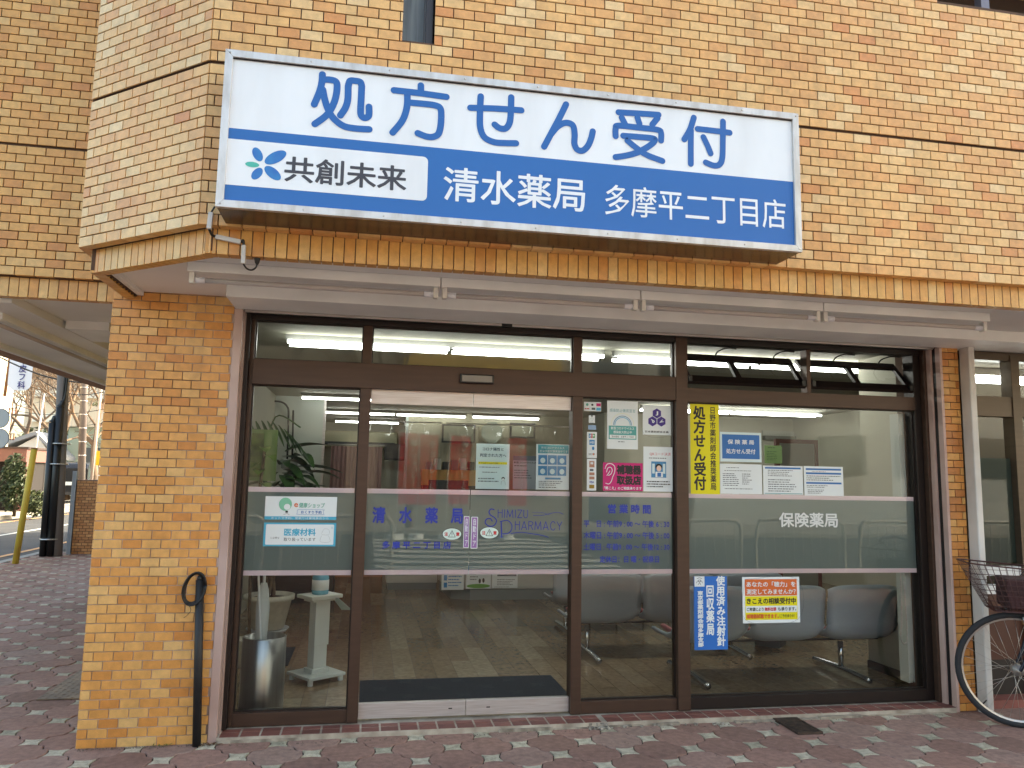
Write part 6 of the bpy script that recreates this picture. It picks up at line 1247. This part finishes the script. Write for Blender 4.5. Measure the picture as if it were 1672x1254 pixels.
# overhead wires
for k, (a, b_, yy) in enumerate((((-10.8108, 4.7603), (-7.7533, 4.0691), 20), ((-12.579, 5.5271), (-9.0392, 4.9217), 24), ((-14.9294, 3.3473), (-10.8782, 3.4743), 30), ((-8.9087, 3.9524), (-7.1865, 3.6174), 18), ((-13.2632, 3.7055), (-9.6645, 3.7408), 26))):
    t = thing('overhead_wire', ('black overhead wire crossing in front of the clinic signboard', 'thin overhead wire high over the street behind the signboard', 'low overhead wire level with the lantern frames', 'overhead wire ending at the first utility pole', 'overhead wire just above the house roofs')[k], 'wire')
    tube('wire', BLACK, [(a[0]+(b_[0]-a[0])*q/8, yy, a[1]+(b_[1]-a[1])*q/8-.25*math.sin(math.pi*q/8)) for q in range(9)], .022 if k == 0 else .012, t, n=5)

# ================================================================= ACROSS THE FRONT STREET (seen mirrored in the glass)
ob = thing('opposite_building', 'grey-beige building across the front street, mirrored in the shop glass', 'building')
OW = mat('opposite_wall', (172, 164, 150), .8, var=.08, scale=1); YW = mat('opposite_yellow', (222, 186, 96), .7)
g = MB(); g.box(-14, 7, -26, -19, 0, 5.8); g.build('wall', OW, ob); box('wall', mat('opposite_pale_wall', (196, 196, 190), .8), 9, 26, -28, -21, 0, 12, ob); box('signboard_band', YW, 1.0, 6.0, -18.95, -18.9, 4.4, 5.6, ob)
for k in range(6):
    f2 = box('window', mat('opposite_window_frame', (70, 66, 62), .5), -12+3.1*k, -9.9+3.1*k, -19.0, -18.95, .9, 2.7, ob); box('window_pane', mat('opposite_glass', (50, 60, 66), .1), -11.9+3.1*k, -10+3.1*k, -18.95, -18.93, 1.0, 2.6, ob)
for k in range(5):
    for j in range(3):
        f2 = box('window', MATS['opposite_window_frame'], 10.2+3.1*k, 12+3.1*k, -21.0, -20.95, 1.8+3.2*j, 3.3+3.2*j, ob); box('window_pane', MATS['opposite_glass'], 10.3+3.1*k, 11.9+3.1*k, -20.95, -20.93, 1.9+3.2*j, 3.2+3.2*j, ob)
op_ = MB().box(-60, 60, -30, -16, -.12, .0).build('opposite_pavement', mat('opposite_pavement_concrete', (160, 154, 144), .9, var=.1, scale=1)); op_['kind'] = 'structure'
NR = mat('banner_red', (206, 30, 46), .7); NP = mat('banner_white', (236, 226, 220), .7)
for k, (u_, s_) in enumerate(((672, '苺×チョコレート'), (700, 'チョコレート'), (745, '苺×チョコレート'), (848, '苺×チョコレート'))):
    t = thing('shop_banner', ('red strawberry chocolate banner farthest left across the street', 'red banner next to the farthest left one', 'red banner in the middle of the row across the street', 'red banner alone at the right of the row')[k], 'banner', (0, 0, 0), 0, 'red banners across the street')
    bxx = [(1.0038, 2.3357), (1.4882, 2.3488), (2.2873, 2.2936), (3.7756, 2.2859)][k]; x_ = bxx[0]; z0_ = .78; 
    rect('banner_cloth', NR, (x_-.24, x_+.24, z0_, z0_+1.75), -14.5, t); vtext('lettering', s_, NP, (x_+.02, x_+.2, z0_+.3, z0_+1.6), -14.52, t, bold=.02); vtext('lettering', s_, NP, (x_+.02, x_+.2, z0_+.3, z0_+1.6), -14.48, t, bold=.02); tube('banner_pole', W, [(x_-.26, -14.5, -.1), (x_-.26, -14.5, z0_+1.8), (x_+.26, -14.5, z0_+1.8)], .012, t)
    MB().lathe([(.001, 0), (.2, 0), (.18, .12), (.001, .12)], n=16).build('banner_base', W, t, loc=(x_-.26, -14.5, -.1))
gf = thing('guard_fence', 'pale pipe guard fence along the kerb, mirrored in the frosted glass', 'fence')
GP = mat('guard_pipe', (206, 202, 192), .4)
for k in range(9):
    if k in (3, 4): continue
    x_ = -5+1.9*k
    tube('guard_pipe_frame', GP, crom([(x_, -7.2, -.05), (x_, -7.2, .65), (x_+.06, -7.2, .8), (x_+.2, -7.2, .84), (x_+1.4, -7.2, .84), (x_+1.56, -7.2, .8), (x_+1.62, -7.2, .65), (x_+1.62, -7.2, -.05)], 4), .03, gf)
    for j in range(9): tube('guard_bar', GP, [(x_+.16+.17*j, -7.2, .12), (x_+.16+.17*j, -7.2, .82)], .009, gf, n=6)
bare_tree(5.2, -10.5+3, 8.5, 31, 'bare street tree beside the guard fence, mirrored in the right window', 1.0, 'bare trees across the front street', .13, depth=5)
bare_tree(1.2, -17.2, 9.5, 37, 'bare tree before the opposite building, mirrored in the transom', 1.1, 'bare trees across the front street', .14, depth=5)
opx = thing('wooden_pole', 'weathered brown pole across the street, mirrored in the left pane', 'utility pole'); tube('pole_shaft', mat('weathered_wood', (150, 112, 74), .85, rgb2=(104, 74, 50), scale=3, stretch=(4, 4, .5)), [(-1.95, -8.6+1.2, -.1), (-1.95, -7.4, 9)], [.14, .11], opx, n=16)
